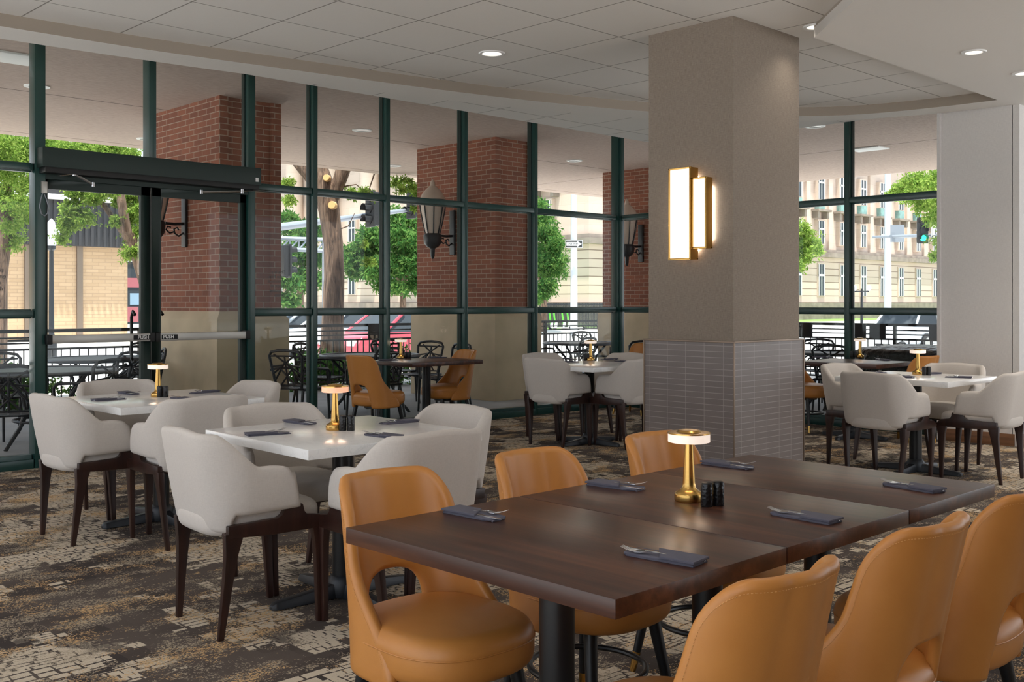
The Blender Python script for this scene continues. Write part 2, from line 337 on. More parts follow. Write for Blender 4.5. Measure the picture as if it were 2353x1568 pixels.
# ------------------------------------------------------------------ mesh building
class MB:
    def __init__(s): s.v = []; s.f = []
    def add(s, v, f, mat=None):
        o = len(s.v)
        if mat is not None: v = [mat @ Vector(p) for p in v]
        s.v += [tuple(p) for p in v]; s.f += [tuple(i+o for i in q) for q in f]; return s
    def box(s, x0, y0, z0, x1, y1, z1, mat=None):
        v = [(x, y, z) for z in (z0, z1) for y in (y0, y1) for x in (x0, x1)]
        return s.add(v, [(0, 2, 3, 1), (4, 5, 7, 6), (0, 1, 5, 4), (2, 6, 7, 3), (0, 4, 6, 2), (1, 3, 7, 5)], mat)
    def loft(s, rings, cap=True, closed=True, mat=None):
        n = len(rings[0]); v = [p for r in rings for p in r]; f = []
        for i in range(len(rings)-1):
            for j in range(n if closed else n-1):
                k = (j+1) % n; f.append((i*n+j, i*n+k, (i+1)*n+k, (i+1)*n+j))
        if cap: f.append(tuple(range(n))[::-1]); f.append(tuple((len(rings)-1)*n+j for j in range(n)))
        return s.add(v, f, mat)
    def lathe(s, prof, n=24, c=(0, 0, 0), mat=None, cap=True):
        return s.loft([[(c[0]+r*math.cos(2*PI*j/n), c[1]+r*math.sin(2*PI*j/n), c[2]+z) for j in range(n)] for r, z in prof], cap, mat=mat)
    def tube(s, path, r, n=10, closed=False, mat=None, flat_=None):
        P = [Vector(p) for p in path]; R = r if isinstance(r, (list, tuple)) else [r]*len(P); rings = []
        m = len(P); x = None
        for i, p in enumerate(P):
            a = P[(i-1) % m] if (closed or i) else P[0]; b = P[(i+1) % m] if (closed or i < m-1) else P[-1]
            d = (b-a).normalized()
            if x is None:
                x = d.cross(Vector((0, 0, 1)))
                if x.length < .3: x = d.cross(Vector((1, 0, 0)))
            else: x = x-d*x.dot(d)          # carried along the path so the tube never twists
            x.normalize(); y = x.cross(d).normalized()
            fy = flat_ if flat_ else 1.0
            rings.append([p+R[i]*(x*math.cos(2*PI*j/n)+y*fy*math.sin(2*PI*j/n)) for j in range(n)])
        if closed: rings.append(rings[0])
        return s.loft(rings, not closed, mat=mat)
    def prism(s, pts, h0, h1, axis='z', mat=None):
        def q(a, b, h): return {'z': (a, b, h), 'y': (a, h, b), 'x': (h, a, b)}[axis]
        n = len(pts); v = [q(a, b, h0) for a, b in pts]+[q(a, b, h1) for a, b in pts]
        f = [tuple(range(n))[::-1], tuple(range(n, 2*n))]+[(i, (i+1) % n, n+(i+1) % n, n+i) for i in range(n)]
        return s.add(v, f, mat)
    def cushion(s, cx, cy, hx, hy, z0, z1, r, e=5, n=40, crown=.0, mat=None):
        rings = []
        def ring(k, z, inset):
            o = []
            for j in range(n):
                a = 2*PI*j/n; c_, s_ = math.cos(a), math.sin(a)
                o.append((cx+(hx-inset)*math.copysign(abs(c_)**(2/e), c_), cy+(hy-inset)*math.copysign(abs(s_)**(2/e), s_), z))
            return o
        for k in range(5):
            a = PI/2*k/4; rings.append(ring(k, z0+r*(1-math.cos(a)) , r*(1-math.sin(a))))
        for k in range(6):
            a = PI/2*k/5; rings.append(ring(k, z1-r+r*math.sin(a), r*(1-math.cos(a))))
        for q in (.75, .5, .25, .04):
            rings.append([(cx+(p[0]-cx)*q, cy+(p[1]-cy)*q, z1+crown*(1-q*q)) for p in rings[10]])
        return s.loft(rings, True, mat=mat)
    def build(s, name, mat, parent=None, bevel=0, seg=2, smooth=35, loc=None):
        me = bpy.data.meshes.new(name); me.from_pydata(s.v, [], s.f); me.validate()
        bm = bmesh.new(); bm.from_mesh(me)
        bmesh.ops.remove_doubles(bm, verts=bm.verts, dist=1e-6)
        bmesh.ops.recalc_face_normals(bm, faces=bm.faces)
        if bevel:
            es = [e for e in bm.edges if len(e.link_faces) == 2 and e.calc_face_angle(0) > .5]
            if es: bmesh.ops.bevel(bm, geom=es, offset=bevel, segments=seg, affect='EDGES', profile=.6, clamp_overlap=True)
        bm.to_mesh(me); bm.free()
        if smooth:
            for p in me.polygons: p.use_smooth = True
            me.set_sharp_from_angle(angle=math.radians(smooth))
        me.materials.append(M[mat] if isinstance(mat, str) else mat)
        o = bpy.data.objects.new(name, me); COL.objects.link(o)
        if parent: o.parent = parent
        if loc: o.location = loc
        return o

def tag(o, label=None, cat=None, group=None, kind=None):
    if label: o['label'] = label
    if cat: o['category'] = cat
    if group: o['group'] = group
    if kind: o['kind'] = kind
    return o
def thing(name, label, cat, loc=(0, 0, 0), rz=0, group=None):
    o = bpy.data.objects.new(name, None); COL.objects.link(o); o.location = loc; o.rotation_euler = (0, 0, rz); o.empty_display_size = .1
    return tag(o, label, cat, group)
def struct(o): o['kind'] = 'structure'; return o
KIDS = {}
def kids(o):
    return [c for c in bpy.data.objects if c.parent is o]
def copy_tree(o, parent=None, ks=None):
    c = o.copy(); COL.objects.link(c)
    if parent: c.parent = parent
    for ch in kids(o): copy_tree(ch, c)
    return c
def place(proto, used, loc, rz, label, group=None):
    o = copy_tree(proto) if used else proto
    o.location = loc; o.rotation_euler = (0, 0, rz); o['label'] = label
    if group: o['group'] = group
    return o
def bake(o):
    dg = bpy.context.evaluated_depsgraph_get(); me = bpy.data.meshes.new_from_object(o.evaluated_get(dg)); o.modifiers.clear(); o.data = me
    for p in me.polygons: p.use_smooth = True
    me.set_sharp_from_angle(angle=math.radians(50)); return o
def text_mesh(body, size, mat, name, parent=None, extrude=.0006, align='CENTER', spacing=1.0, bold=0.0):
    c = bpy.data.curves.new(name, 'FONT'); c.body = body; c.size = size; c.extrude = extrude; c.align_x = align; c.align_y = 'CENTER'; c.space_line = spacing; c.offset = bold; c.resolution_u = 3
    tmp = bpy.data.objects.new('tmp', c); COL.objects.link(tmp)
    dg = bpy.context.evaluated_depsgraph_get(); me = bpy.data.meshes.new_from_object(tmp.evaluated_get(dg)); bpy.data.objects.remove(tmp)
    o = bpy.data.objects.new(name, me); me.materials.clear(); me.materials.append(M[mat]); COL.objects.link(o)
    if parent: o.parent = parent
    return o
def spline(pts, n=12):
    P = [Vector((*p, 0)) for p in pts]; out = []
    for i in range(len(P)-1):
        p0, p1, p2, p3 = P[max(i-1, 0)], P[i], P[i+1], P[min(i+2, len(P)-1)]
        for k in range(n):
            t = k/n; out.append(.5*((2*p1)+(p2-p0)*t+(2*p0-5*p1+4*p2-p3)*t*t+(3*p1-p0-3*p2+p3)*t**3))
    out.append(P[-1]); return [(p.x, p.y) for p in out]
# ================================================================== THE ROOM
YW, XW = 8.85, 10.48           # glazed walls
ZC, ZL = 3.288, 3.20           # tiled ceiling, lower plaster ceiling
def struct_mesh(mb, name, mat, parent=None, **k):
    o = mb.build(name, mat, parent, **k)
    if parent is None: struct(o)
    return o
struct_mesh(MB().prism([(-1.5, -2.4), (XW+.05, -2.4), (XW+.05, YW+.05), (-1.5, YW+.05)], -.12, 0), 'floor', 'carpet', smooth=0)
struct_mesh(MB().box(-2.4, -2.4, ZC, XW-.1, YW-.9, ZC+.06), 'ceiling', 'tiles', smooth=0)
K = 1.092
inner = [(-2.4, 7.50), (-1.2, 7.50), (1.0, 7.47), (2.39, 7.41), (3.38, 7.35), (4.24, 7.23), (5.59, 7.02), (6.72, 6.78), (7.57, 6.52), (8.10, 6.30), (8.70, 5.95), (9.26, 5.48), (9.60, 5.0), (9.76, 4.4), (9.82, 3.785)]
outer = [(-2.4, 7.86), (-1.2, 7.84), (1.0, 7.80), (2.50, 7.76), (3.57, 7.68), (4.45, 7.57), (5.87, 7.36), (6.95, 7.10), (7.70, 6.86), (8.38, 6.58), (8.95, 6.18), (9.51, 5.65), (9.84, 5.22), (10.08, 4.52), (10.17, 3.785)]
si, so = spline(inner, 8), spline(outer, 8)
band = MB(); n_ = len(si)
band.add([(*p, ZL) for p in si]+[(*p, ZL) for p in so]+[(*p, ZL+.5) for p in so], [(i, i+1, n_+i+1, n_+i) for i in range(n_-1)]+[(n_+i, n_+i+1, 2*n_+i+1, 2*n_+i) for i in range(n_-1)])
struct_mesh(band, 'ceiling_border', 'soffit', smooth=30)
low = MB(); a0, a1 = (6.59, 3.785), (1.2, -1.6)
low.prism([a0, (10.17, 3.785), (15, 3.785), (15, -2.4), (.405, -2.4)], ZL, ZL+.07)
struct_mesh(low, 'ceiling_low', 'soffit', smooth=0)
fa = MB(); fa.add([(*p, ZL) for p in si]+[(*p, ZC+.01) for p in si], [(i, i+1, n_+i+1, n_+i) for i in range(n_-1)])
fa.add([(*a0, ZL), (.405, -2.4, ZL), (.405, -2.4, ZC), (*a0, ZC)], [(0, 1, 2, 3)]); fa.add([(*a0, ZL), (9.82, 3.785, ZL), (9.82, 3.785, ZC), (*a0, ZC)], [(0, 1, 2, 3)])
struct_mesh(fa, 'trim_ceiling_fascia', 'fascia', smooth=30)
struct_mesh(MB().box(10.17, 3.78, 0, 10.6, 4.46, 3.9).box(10.17, 3.72, 0, 15, 3.785, 3.9), 'wall_right', 'linen_light', smooth=0)
struct_mesh(MB().box(-2.4, -2.5, 0, 5.2, -2.4, 3.4), 'wall_back_light_block', 'linen', smooth=0)  # unseen wall, added and cut short to shape the light from behind
struct_mesh(MB().box(10.15, 3.76, 0, 10.17, 4.46, .115).box(10.15, 3.70, 0, 15, 3.72, .115), 'baseboard_right', 'basewood', bevel=.003)
struct_mesh(MB().box(10.14, 4.455, 0, 10.17, 4.485, 3.9), 'trim_wall_edge', 'linen_light')
# glazed curtain wall ---------------------------------------------------------
ZH = 3.64
zs = (.0, 1.255, 2.45, ZH)
def frame_bar(mb, ax, a, b, z0, z1, w0, w1):
    if ax == 'x': mb.box(a, YW+w0, z0, b, YW+w1, z1)
    else: mb.box(XW+w0, a, z0, XW+w1, b, z1)
def glazed_bay(idx, ax, a, b, wm0=.05, z_from=0.0, left=True):
    w = struct(thing('window_%d' % idx, None, None))
    hw = wm0/2
    if left:
        m = MB(); frame_bar(m, ax, a-hw, a+hw, 0 if z_from == 0 else z_from, ZH+.1, -.055, .075); m.build('mullion', 'green', w, bevel=.004)
        m = MB(); frame_bar(m, ax, a-hw-.012, a+hw+.012, 0 if z_from == 0 else z_from, ZH+.1, .0, .045); m.build('glazing_bead', 'green_dk', w, bevel=.002)
    lo, hi = a+hw, b-hw
    if z_from == 0:
        m = MB(); frame_bar(m, ax, lo, hi, 0, .075, -.06, .09); frame_bar(m, ax, lo, hi, .0, .11, -.02, .06); m.build('sill_rail', 'green', w, bevel=.004)
    for z in ((1.255, 2.45) if z_from == 0 else ()):
        m = MB(); frame_bar(m, ax, lo, hi, z-.028, z+.028, -.05, .07); frame_bar(m, ax, lo, hi, z-.038, z+.038, .0, .045); m.build('transom', 'green', w, bevel=.004)
    m = MB(); frame_bar(m, ax, lo, hi, ZH, ZH+.1, -.055, .075); m.build('head_rail', 'green', w, bevel=.004)
    lev = [(.11, 1.217), (1.293, 2.412), (2.488, ZH)] if z_from == 0 else [(z_from, ZH)]
    for z0, z1 in lev:
        m = MB(); frame_bar(m, ax, lo, hi, z0, z1, .018, .026); m.build('pane', 'glass', w, smooth=0)
    return w
MX = [2.02, 3.131, 5.081, 5.788, 6.687, 7.779, 8.899, 10.43]
glazed_bay(1, 'x', 2.02, 3.131, .07)
glazed_bay(3, 'x', 5.081, 5.788, .075); glazed_bay(4, 'x', 5.788, 6.687); glazed_bay(5, 'x', 6.687, 7.779); glazed_bay(6, 'x', 7.779, 8.899); glazed_bay(7, 'x', 8.899, 10.40)
MY = [4.53, 5.60, 6.67, 7.74, 8.78]
for i in range(4): glazed_bay(8+i, 'y', MY[i], MY[i+1], .055)
c = MB(); c.box(XW-.06, YW-.045, 0, XW+.06, YW+.075, ZH+.1); c.box(XW-.035, YW-.07, 0, XW+.035, YW+.05, ZH+.1); struct_mesh(c, 'trim_corner_post', 'green', bevel=.006)
w = struct(thing('window_2', None, None))      # above the doors
for x_, wd in ((3.148, .085), (4.106, .065)):
    m = MB(); m.box(x_-wd/2, YW-.055, 0 if x_ < 4 else 2.44, x_+wd/2, YW+.075, ZH+.1); m.build('mullion', 'green', w, bevel=.004)
for a_, b_ in ((3.19, 4.074), (4.138, 5.04)): MB().box(a_, YW+.018, 2.5, b_, YW+.026, ZH).build('pane', 'glass', w, smooth=0)
MB().box(3.19, YW-.055, ZH, 5.04, YW+.075, ZH+.1).build('head_rail', 'green', w, bevel=.004)
MB().box(3.19, YW-.05, 2.36, 5.045, YW+.07, 2.50).build('transom', 'green_dk', w, bevel=.004)
# reversed lettering stuck on the outside of the glass
for px_, py_, yy, sz in ((640, 652, YW+.03, .047), (-27, 642, YW+.03, .052)):
    p = on_y(px_, py_, yy)
    o = text_mesh('This is a\nsmoke free\nenvironment\nexcept in\ndesignated\nareas.', sz, 'decal', 'glass_lettering', align='CENTER', spacing=.95)
    o.rotation_euler = (PI/2, 0, PI); o.location = p
    tag(o, 'reversed no-smoking lettering on the glass ' + ('right of the entrance doors' if px_ > 0 else 'at the far left edge'), 'lettering', 'reversed lettering on the glazing')
# doors ----------------------------------------------------------------------
def door(idx, x0, x1, hinge_left):
    d = struct(thing('door_%d' % idx, None, None)); yy0, yy1 = YW-.022, YW+.022; st = .095; zt = 2.385
    m = MB(); m.box(x0, yy0, .012, x0+(.038 if hinge_left else .085), yy1, zt); m.box(x1-(.085 if hinge_left else .06), yy0, .012, x1, yy1, zt)
    m.box(x0, yy0, zt-.10, x1, yy1, zt); m.box(x0, yy0, .012, x1, yy1, .26); m.build('door_frame', 'green_dk', d, bevel=.003)
    MB().box(x0+.03, YW-.004, .26, x1-.05, YW+.004, zt-.10).build('pane', 'glass', d, smooth=0)
    zb = 1.045
    m = MB(); xa, xb = (x0+.035, x1-.03) if hinge_left else (x0+.03, x1-.035)
    m.box(xa, yy0-.085, zb-.034, xb, yy0-.035, zb+.034); pb = m.build('push_bar', 'alum', d, bevel=.006)
    for xe in (xa-.012, xb+.012): MB().box(xe-.022, yy0-.09, zb-.04, xe+.022, yy0, zb+.04).build('bar_end_cap', 'rubber', pb, bevel=.006)
    xp = xb-.085 if hinge_left else xa+.095
    pl = MB().box(xp-.075, yy0-.0875, zb-.020, xp+.075, yy0-.084, zb+.020).build('push_plate', 'ink', pb)
    tx = text_mesh('PUSH', .042, 'white_paint', 'push_text', None, bold=.0008); tx.rotation_euler = (PI/2, 0, 0); tx.location = (xp+(.012 if hinge_left else -.012), yy0-.0885, zb); tx.parent = pb
    # outside pull handle
    xh = x1-.12 if hinge_left else x0+.12
    MB().tube([(xh, yy1, 1.24), (xh, yy1+.04, 1.27), (xh, yy1+.07, 1.22), (xh, yy1+.07, .86), (xh, yy1+.04, .82), (xh, yy1, .83)], .014, 10).build('pull_handle', 'black', d)
    return d
door(1, 3.182, 4.098, True); door(2, 4.112, 5.035, False)
t = thing('door_operator', 'long dark green operator box above the entrance doors', 'door operator', (3.12, YW-.055, 0))
MB().box(0, -.13, 2.445, 1.985, 0, 2.605).build('housing', 'green_dk', t, bevel=.004)
MB().box(.02, -.135, 2.40, 1.96, 0, 2.445).build('underside_track', 'rubber', t, bevel=.003)
m = MB(); m.box(1.925, -.132, 2.475, 1.955, -.130, 2.512); m.build('switch_plate', 'white_paint', t)
def arm(pts, ):
    q = [on_y(a, b, YW-.17)-Vector((3.12, YW-.055, 0)) for a, b in pts]
    MB().tube(q[:2], .011, 8, flat_=.8).tube(q[1:], .012, 8).lathe([(.018, -.02), (.018, .02)], 12, q[1]).lathe([(.016, -.015), (.016, .02)], 12, q[2]).build('closer_arm', 'chrome', t)
arm([(136, 404), (170, 399), (214, 425)]); arm([(594, 437), (556, 440), (462, 442)])
t = thing('door_contact', 'small grey contact box with a looped cable on the left door jamb', 'door hardware', on_y(101, 433, YW-.06))
MB().box(-.022, -.02, -.04, .022, .02, .055).build('box', 'alum', t, bevel=.004)
MB().tube([(-.01, 0, -.04), (-.025, 0, -.09), (-.035, 0, -.15), (-.02, 0, -.21), (.005, 0, -.225), (.03, 0, -.20), (.035, 0, -.14), (.02, 0, -.09), (0, 0, -.04)], .005, 8).build('cable', 'galv', t)

# column ---------------------------------------------------------------------
cx0, cy0, cw, cd = 5.98, 4.04, .842, .723
t = thing('column', 'square structural column clad in taupe wallcovering above grey stacked tile', 'column', (cx0, cy0, 0))
zt = at(1685, 787, 0)  # only used for the height below
ztile = H-(787-Y0)*7.04/F
MB().box(0, 0, ztile, cw, cd, ZC+.02).build('wallcovering_shaft', 'linen', t, smooth=0)
MB().box(-.022, -.022, 0, cw+.022, cd+.022, ztile).build('tile_wainscot', 'walltile', t, smooth=0)
m = MB()
for a_, b_ in ((-.024, -.024), (cw+.024, -.024), (-.024, cd+.024)): m.box(a_-.005, b_-.005, 0, a_+.005, b_+.005, ztile)
m.box(-.03, -.03, ztile-.006, cw+.03, cd+.03, ztile+.006); m.build('metal_edge_trim', 'trim_bronze', t, bevel=.001)
MB().box(-.030, -.030, 0, cw+.030, cd+.030, .10).build('plinth', 'walltile', t)
# wall sconce
sc = on_x(1595, 490, cx0)     # on the face towards the left of the view
t = thing('wall_sconce', 'lit brass double-box wall sconce on the taupe column', 'wall light', (cx0, sc.y, 0))
def zat(y, x): p = on_x(x, y, cx0-.08); return p.z
za, zb = on_x(1567, 597, cx0-.1).z, on_x(1567, 386, cx0-.1).z
y1_, y2_ = on_x(1537, 490, cx0-.11).y-sc.y, on_x(1587, 490, cx0-.11).y-sc.y
def lbox(name, ya, yb, z0, z1, dep):
    f = MB(); w_ = .010
    g_ = -.024; f.box(-dep, yb, z0, g_, yb+w_, z1).box(-dep, ya-w_, z0, g_, ya, z1).box(-dep, yb, z0, g_, ya, z0+w_).box(-dep, yb, z1-w_, g_, ya, z1).box(-.04, yb, z0, g_, ya, z1).box(-.03, (ya+yb)/2-.02, z0+.02, 0, (ya+yb)/2+.02, z1-.02)
    fr = f.build('brass_frame', 'brass', t, bevel=.0015)
    MB().box(-dep+.006, yb+w_, z0+w_, -.045, ya-w_, z1-w_).build('diffuser', 'sconce_glow', fr, bevel=.001)
    MB().box(-.022, yb+.004, z0+.06, -.004, ya-.004, z1-.06).build('back_glow', 'back_glow', fr)
lbox('l', y1_, y2_, za, zb, .115)
y3_, y4_ = on_x(1590, 490, cx0-.09).y-sc.y, on_x(1624, 490, cx0-.09).y-sc.y
lbox('s', y3_-.004, y4_, on_x(1605, 571, cx0-.09).z, on_x(1605, 408, cx0-.09).z, .10)
# recessed downlights
def downlight(loc, label, lit=True, r=.095, spot=14):
    t = thing('recessed_downlight', label, 'ceiling light', loc, 0, 'recessed downlights')
    MB().loft([[((R)*math.cos(2*PI*j/28), (R)*math.sin(2*PI*j/28), z) for j in range(28)] for R, z in ((r-.02, .0), (r-.018, -.008), (r+.004, -.010), (r+.008, .0))], False).build('trim_ring', 'white_paint', t)
    MB().lathe([(r-.02, -.002), (r-.022, .002)], 28).build('lens', 'can_glow' if lit else 'alum', t)
    if spot:
        ld = bpy.data.lights.new('downlight_beam', 'SPOT'); ld.energy = spot; ld.spot_size = math.radians(125); ld.spot_blend = .8; ld.shadow_soft_size = .06; ld.color = (1, .90, .78)
        lo = bpy.data.objects.new('downlight_beam', ld); COL.objects.link(lo); lo.parent = t; lo.location = (0, 0, -.02)
downlight(at(1130, 122, ZC), 'lit recessed downlight in the tiled ceiling above the windows')
downlight(at(2238, 119, ZL), 'recessed downlight in the smooth low ceiling at the upper right', r=.08, spot=45)
downlight(at(2352, 168, ZL), 'recessed downlight cut off by the right edge of the picture', r=.08, spot=45)
downlight(at(1874, 61, ZC), 'downlight half hidden behind the ceiling step beside the column', r=.08)
downlight((1.2, 4.6, ZC), 'recessed downlight in the tiled ceiling over the pale tables', spot=22); downlight((.6, 1.2, ZC), 'recessed downlight in the tiled ceiling above the camera side', spot=22); downlight((3.0, 1.6, ZC), 'recessed downlight in the tiled ceiling over the dark table', spot=26)
downlight((8.8, 1.8, ZL), 'added fill downlight, unseen, in the low ceiling past the right tables', spot=70); downlight((7.2, .9, ZL), 'added fill downlight, unseen, in the low ceiling between the column and the side opening', spot=60); downlight((5.0, .6, ZL), 'added fill downlight, unseen, in the low ceiling right of the dark table', spot=20)  # out-of-view spots added to brighten the right wall and low ceiling

# ================================================================== FURNITURE
def smooth(t): t = max(0, min(1, t)); return t*t*(3-2*t)
def make_armchair():
    t = thing('upholstered_armchair', '', 'chair')
    # plan line of the wrap-around back: a = distance along it from the middle of the back
    hb, R_, yb, xb = .255, .115, .252, -.212
    straight = yb-R_; arc = PI/2*R_; fwd = .065-(xb+R_)
    L = straight+arc+fwd
    def plan(a):
        s_ = 1 if a >= 0 else -1; q = abs(a)
        if q < straight: return Vector((xb, s_*q, 0)), Vector((-1, 0, 0))
        if q < straight+arc:
            th = (q-straight)/R_; return Vector((xb+R_-R_*math.cos(th), s_*(yb-R_+R_*math.sin(th)), 0)), Vector((-math.cos(th), s_*math.sin(th), 0))
        g = q-straight-arc; return Vector((xb+R_+g, s_*(yb+.012*g/fwd), 0)), Vector((0, s_, 0))
    def top(q):
        z = .838-.010*smooth(q/.20)
        z += (.688-z)*smooth((q-.218)/.130); z -= .016*smooth((q-.38)/.15)
        e = L-q
        if e < .03: z -= .022*(1-math.sqrt(max(0, 1-(1-e/.03)**2)))
        return z
    def bot(q):
        return .425+.070*smooth((q-.232)/.026)+.010*smooth((q-.30)/.25)
    rings = []; NA = 66; K_ = 7
    for i in range(NA+1):
        a = -L+2*L*i/NA; q = abs(a); p, nrm = plan(a); zt_, zb_ = top(q), bot(q); h = .023
        back = 1-smooth((q-.16)/.26); ring = []
        def pt(z, off):
            u = (z-.43)/.40
            rake = (.075*max(0, u)**1.1)*back + .018*u*(1-back)
            fwdx = .035*(1-(z-zb_)/(zt_-zb_))*smooth((q-.36)/.17)
            bulge = .006*math.sin(PI*min(1, max(0, (z-zb_)/(zt_-zb_))))
            o = nrm*(off+(bulge if off > 0 else 0)); lean = Vector((-1, 0, 0))*rake*back+nrm*rake*(1-back)
            return p+o+lean+Vector((fwdx, 0, z))
        for k in range(K_): z = zb_+h+(zt_-zb_-2*h)*k/(K_-1); ring.append(pt(z, h))
        for k in range(1, 5): th = PI*k/5; ring.append(pt(zt_-h+h*math.sin(th), h*math.cos(th)))
        for k in range(K_): z = zt_-h-(zt_-zb_-2*h)*k/(K_-1); ring.append(pt(z, -h))
        for k in range(1, 5): th = PI*k/5; ring.append(pt(zb_+h-h*math.sin(th), -h*math.cos(th)))
        rings.append(ring)
    def capr(r, d):
        c = sum(r, Vector())/len(r); m_ = [p*1 for p in r]; n = len(r); out = []
        for f_, off in ((.0, 0),):
            pass
        # squeeze thickness for a rounded arm front
        res = []
        for f_, off in ((.75, .010), (.25, .019)):
            q = []
            for j, p in enumerate(r):
                qy = c.y+(p.y-c.y)*f_; q.append(Vector((p.x+off, qy, c.z+(p.z-c.z)*(1-.03*(1-f_)))))
            res.append(q)
        return res
    e0 = capr(rings[0], -1)[::-1]; e1 = capr(rings[-1], 1)
    MB().loft(e0+rings+e1, True).build('backrest_and_arms', 'fabric', t, smooth=60)
    # welt along the top rim
    MB().cushion(.01, 0, .262, .226, .405, .508, .038, e=4.0, n=56, crown=.010).build('seat', 'fabric', t, smooth=60)
    fr = MB()
    for s_ in (-1, 1):
        y0, y1 = (s_*.232, s_*.262); 
        pts = [(-.200, .412), (-.200, .462), (-.10, .464), (.015, .468), (.036, .480), (.046, .502), (.060, .510), (.130, .514), (.138, .482), (.150, .468), (.215, .458), (.240, .440), (.245, .415), (.20, .404), (.0, .402)]
        fr.prism(pts, min(y0, y1), max(y0, y1), 'y')
    fr.box(-.195, -.235, .412, -.165, .235, .45); fr.box(.18, -.235, .392, .205, .235, .412)
    fr.build('frame', 'espresso', t, bevel=.006, seg=2)
    for x_, s_, back in ((.213, 1, 0), (.213, -1, 0), (-.172, 1, 1), (-.172, -1, 1)):
        rings = []
        for k in range(6):
            u = k/5; z = .43*(1-u); w_ = .027-.015*u+.014*max(0, 1-u*4); d_ = .017-.006*u
            x = x_+(-.038 if back else .012)*u; y = s_*(.245-(.038 if back else .020)*u)
            rings.append([(x+a*w_, y+b*d_, z) for a, b in ((-1, -1), (1, -1), (1, 1), (-1, 1))])
        MB().loft(rings).build('leg', 'espresso', t, bevel=.004)
    return t

def make_tan_chair():
    t = thing('leather_dining_chair', '', 'chair')
    xb, yb, R_ = -.205, .212, .150
    straight = yb-R_; arc = PI/2*R_; 
    def plan(a):
        s_ = 1 if a >= 0 else -1; q = abs(a)
        if q < straight: return Vector((xb-.012*(1-(q/straight)**2), s_*q, 0)), Vector((-1, 0, 0))
        if q < straight+arc:
            th = (q-straight)/R_; return Vector((xb+R_-R_*math.cos(th), s_*(yb-R_+R_*math.sin(th)), 0)), Vector((-math.cos(th), s_*math.sin(th), 0))
        g = q-straight-arc; return Vector((xb+R_+g, s_*(yb), 0)), Vector((0, s_, 0))
    z0, zt_, za = .352, .832, .578; rc = .100; h = .0165
    def A(z):
        u = (z-z0)/(zt_-z0); w = .420-.150*smooth(u/.62)-.008*u; e = zt_-z
        if e < rc: w -= rc*(1-math.sqrt(max(0, 1-(1-e/rc)**2)))
        return w
    def C(z):
        if z >= za: return 0.0
        u = max(0, (z-.46)/(za-.46)); return .120*(1-u**2.6)**(1/2.6)+.012*(z < .44)*(.44-z)/.08
    rows = [z0+(za-.03-z0)*k/9 for k in range(9)]+[za-.03*(1-k/7)**2 for k in range(8)]
    rows += [za+(zt_-rc-za)*k/6 for k in range(1, 7)]+[zt_-rc*(1-math.sin(PI/2*k/9)) for k in range(1, 10)]
    NC = 16; n = len(rows)-1; ia = rows.index(za) if za in rows else 16
    def P3(a, z, off=0):
        p, nrm = plan(a); u = (z-z0)/(zt_-z0); rake = .130*max(0, u)**1.2; flare = -.038*u
        return p+nrm*(off+flare)+Vector((-rake, 0, z))
    G = {}
    D2 = []
    for i, z in enumerate(rows):
        a1, c1 = A(z), (C(z) if i < ia else 0.0)
        for k in range(NC+1):
            G[(i, 'l', k)] = len(D2); D2.append((-a1+(a1-c1)*k/NC, z))
        for k in range(NC+1):
            if k == 0 and i >= ia: G[(i, 'r', 0)] = G[(i, 'l', NC)]; continue
            G[(i, 'r', k)] = len(D2); D2.append((c1+(a1-c1)*k/NC, z))
    loop = [G[(i, 'l', 0)] for i in range(n+1)]+[G[(n, 'l', k)] for k in range(1, NC+1)]+[G[(n, 'r', k)] for k in range(1, NC+1)]+[G[(i, 'r', NC)] for i in range(n-1, -1, -1)]
    loop += [G[(0, 'r', k)] for k in range(NC-1, -1, -1)]+[G[(i, 'r', 0)] for i in range(1, ia+1)]+[G[(i, 'l', NC)] for i in range(ia-1, -1, -1)]+[G[(0, 'l', k)] for k in range(NC-1, 0, -1)]
    b = MB(); N2 = len(D2)
    b.v = [tuple(P3(a, z, h)) for a, z in D2]+[tuple(P3(a, z, -h)) for a, z in D2]
    for i in range(n):
        for sd in 'lr':
            for k in range(NC):
                q = (G[(i, sd, k)], G[(i, sd, k+1)], G[(i+1, sd, k+1)], G[(i+1, sd, k)]); b.f.append(q); b.f.append(tuple(j+N2 for j in q[::-1]))
    m_ = len(loop); nr = []
    for j in range(m_):
        p, q = D2[loop[j-2]], D2[loop[(j+2) % m_]]; dx, dz = q[0]-p[0], q[1]-p[1]; L_ = math.hypot(dx, dz) or 1; nr.append((-dz/L_, dx/L_))
    prev = loop
    for st_ in range(1, 5):
        ph = PI/2-PI*st_/5; cur = []
        for j in range(m_):
            a, z = D2[loop[j]]; b.v.append(tuple(P3(a+nr[j][0]*h*math.cos(ph), z+nr[j][1]*h*math.cos(ph), h*math.sin(ph)))); cur.append(len(b.v)-1)
        for j in range(m_): b.f.append((prev[j], prev[(j+1) % m_], cur[(j+1) % m_], cur[j]))
        prev = cur
    last = [j+N2 for j in loop]
    for j in range(m_): b.f.append((prev[j], prev[(j+1) % m_], last[(j+1) % m_], last[j]))
    o = b.build('backrest', 'leather', t, smooth=80)
    full = []
    for j in range(2, 2*n+2*NC+1-2):
        a, z = D2[loop[j]]; full.append(P3(a-nr[j][0]*.007, z-nr[j][1]*.007, h+.0006))
    st = MB(); pts = [full[0]]
    for p, q in zip(full, full[1:]):
        d = (q-p).length; n3 = max(1, round(d/.0035))
        for k in range(1, n3+1): pts.append(p.lerp(q, k/n3))
    for k in range(0, len(pts)-1, 2): st.tube([pts[k], pts[k+1]], .0008, 4)
    st.build('stitching', 'thread', o, smooth=0)
    s_ = MB().cushion(.012, 0, .245, .222, .352, .486, .045, e=2.7, n=56, crown=.014).build('seat', 'leather', t, smooth=60)
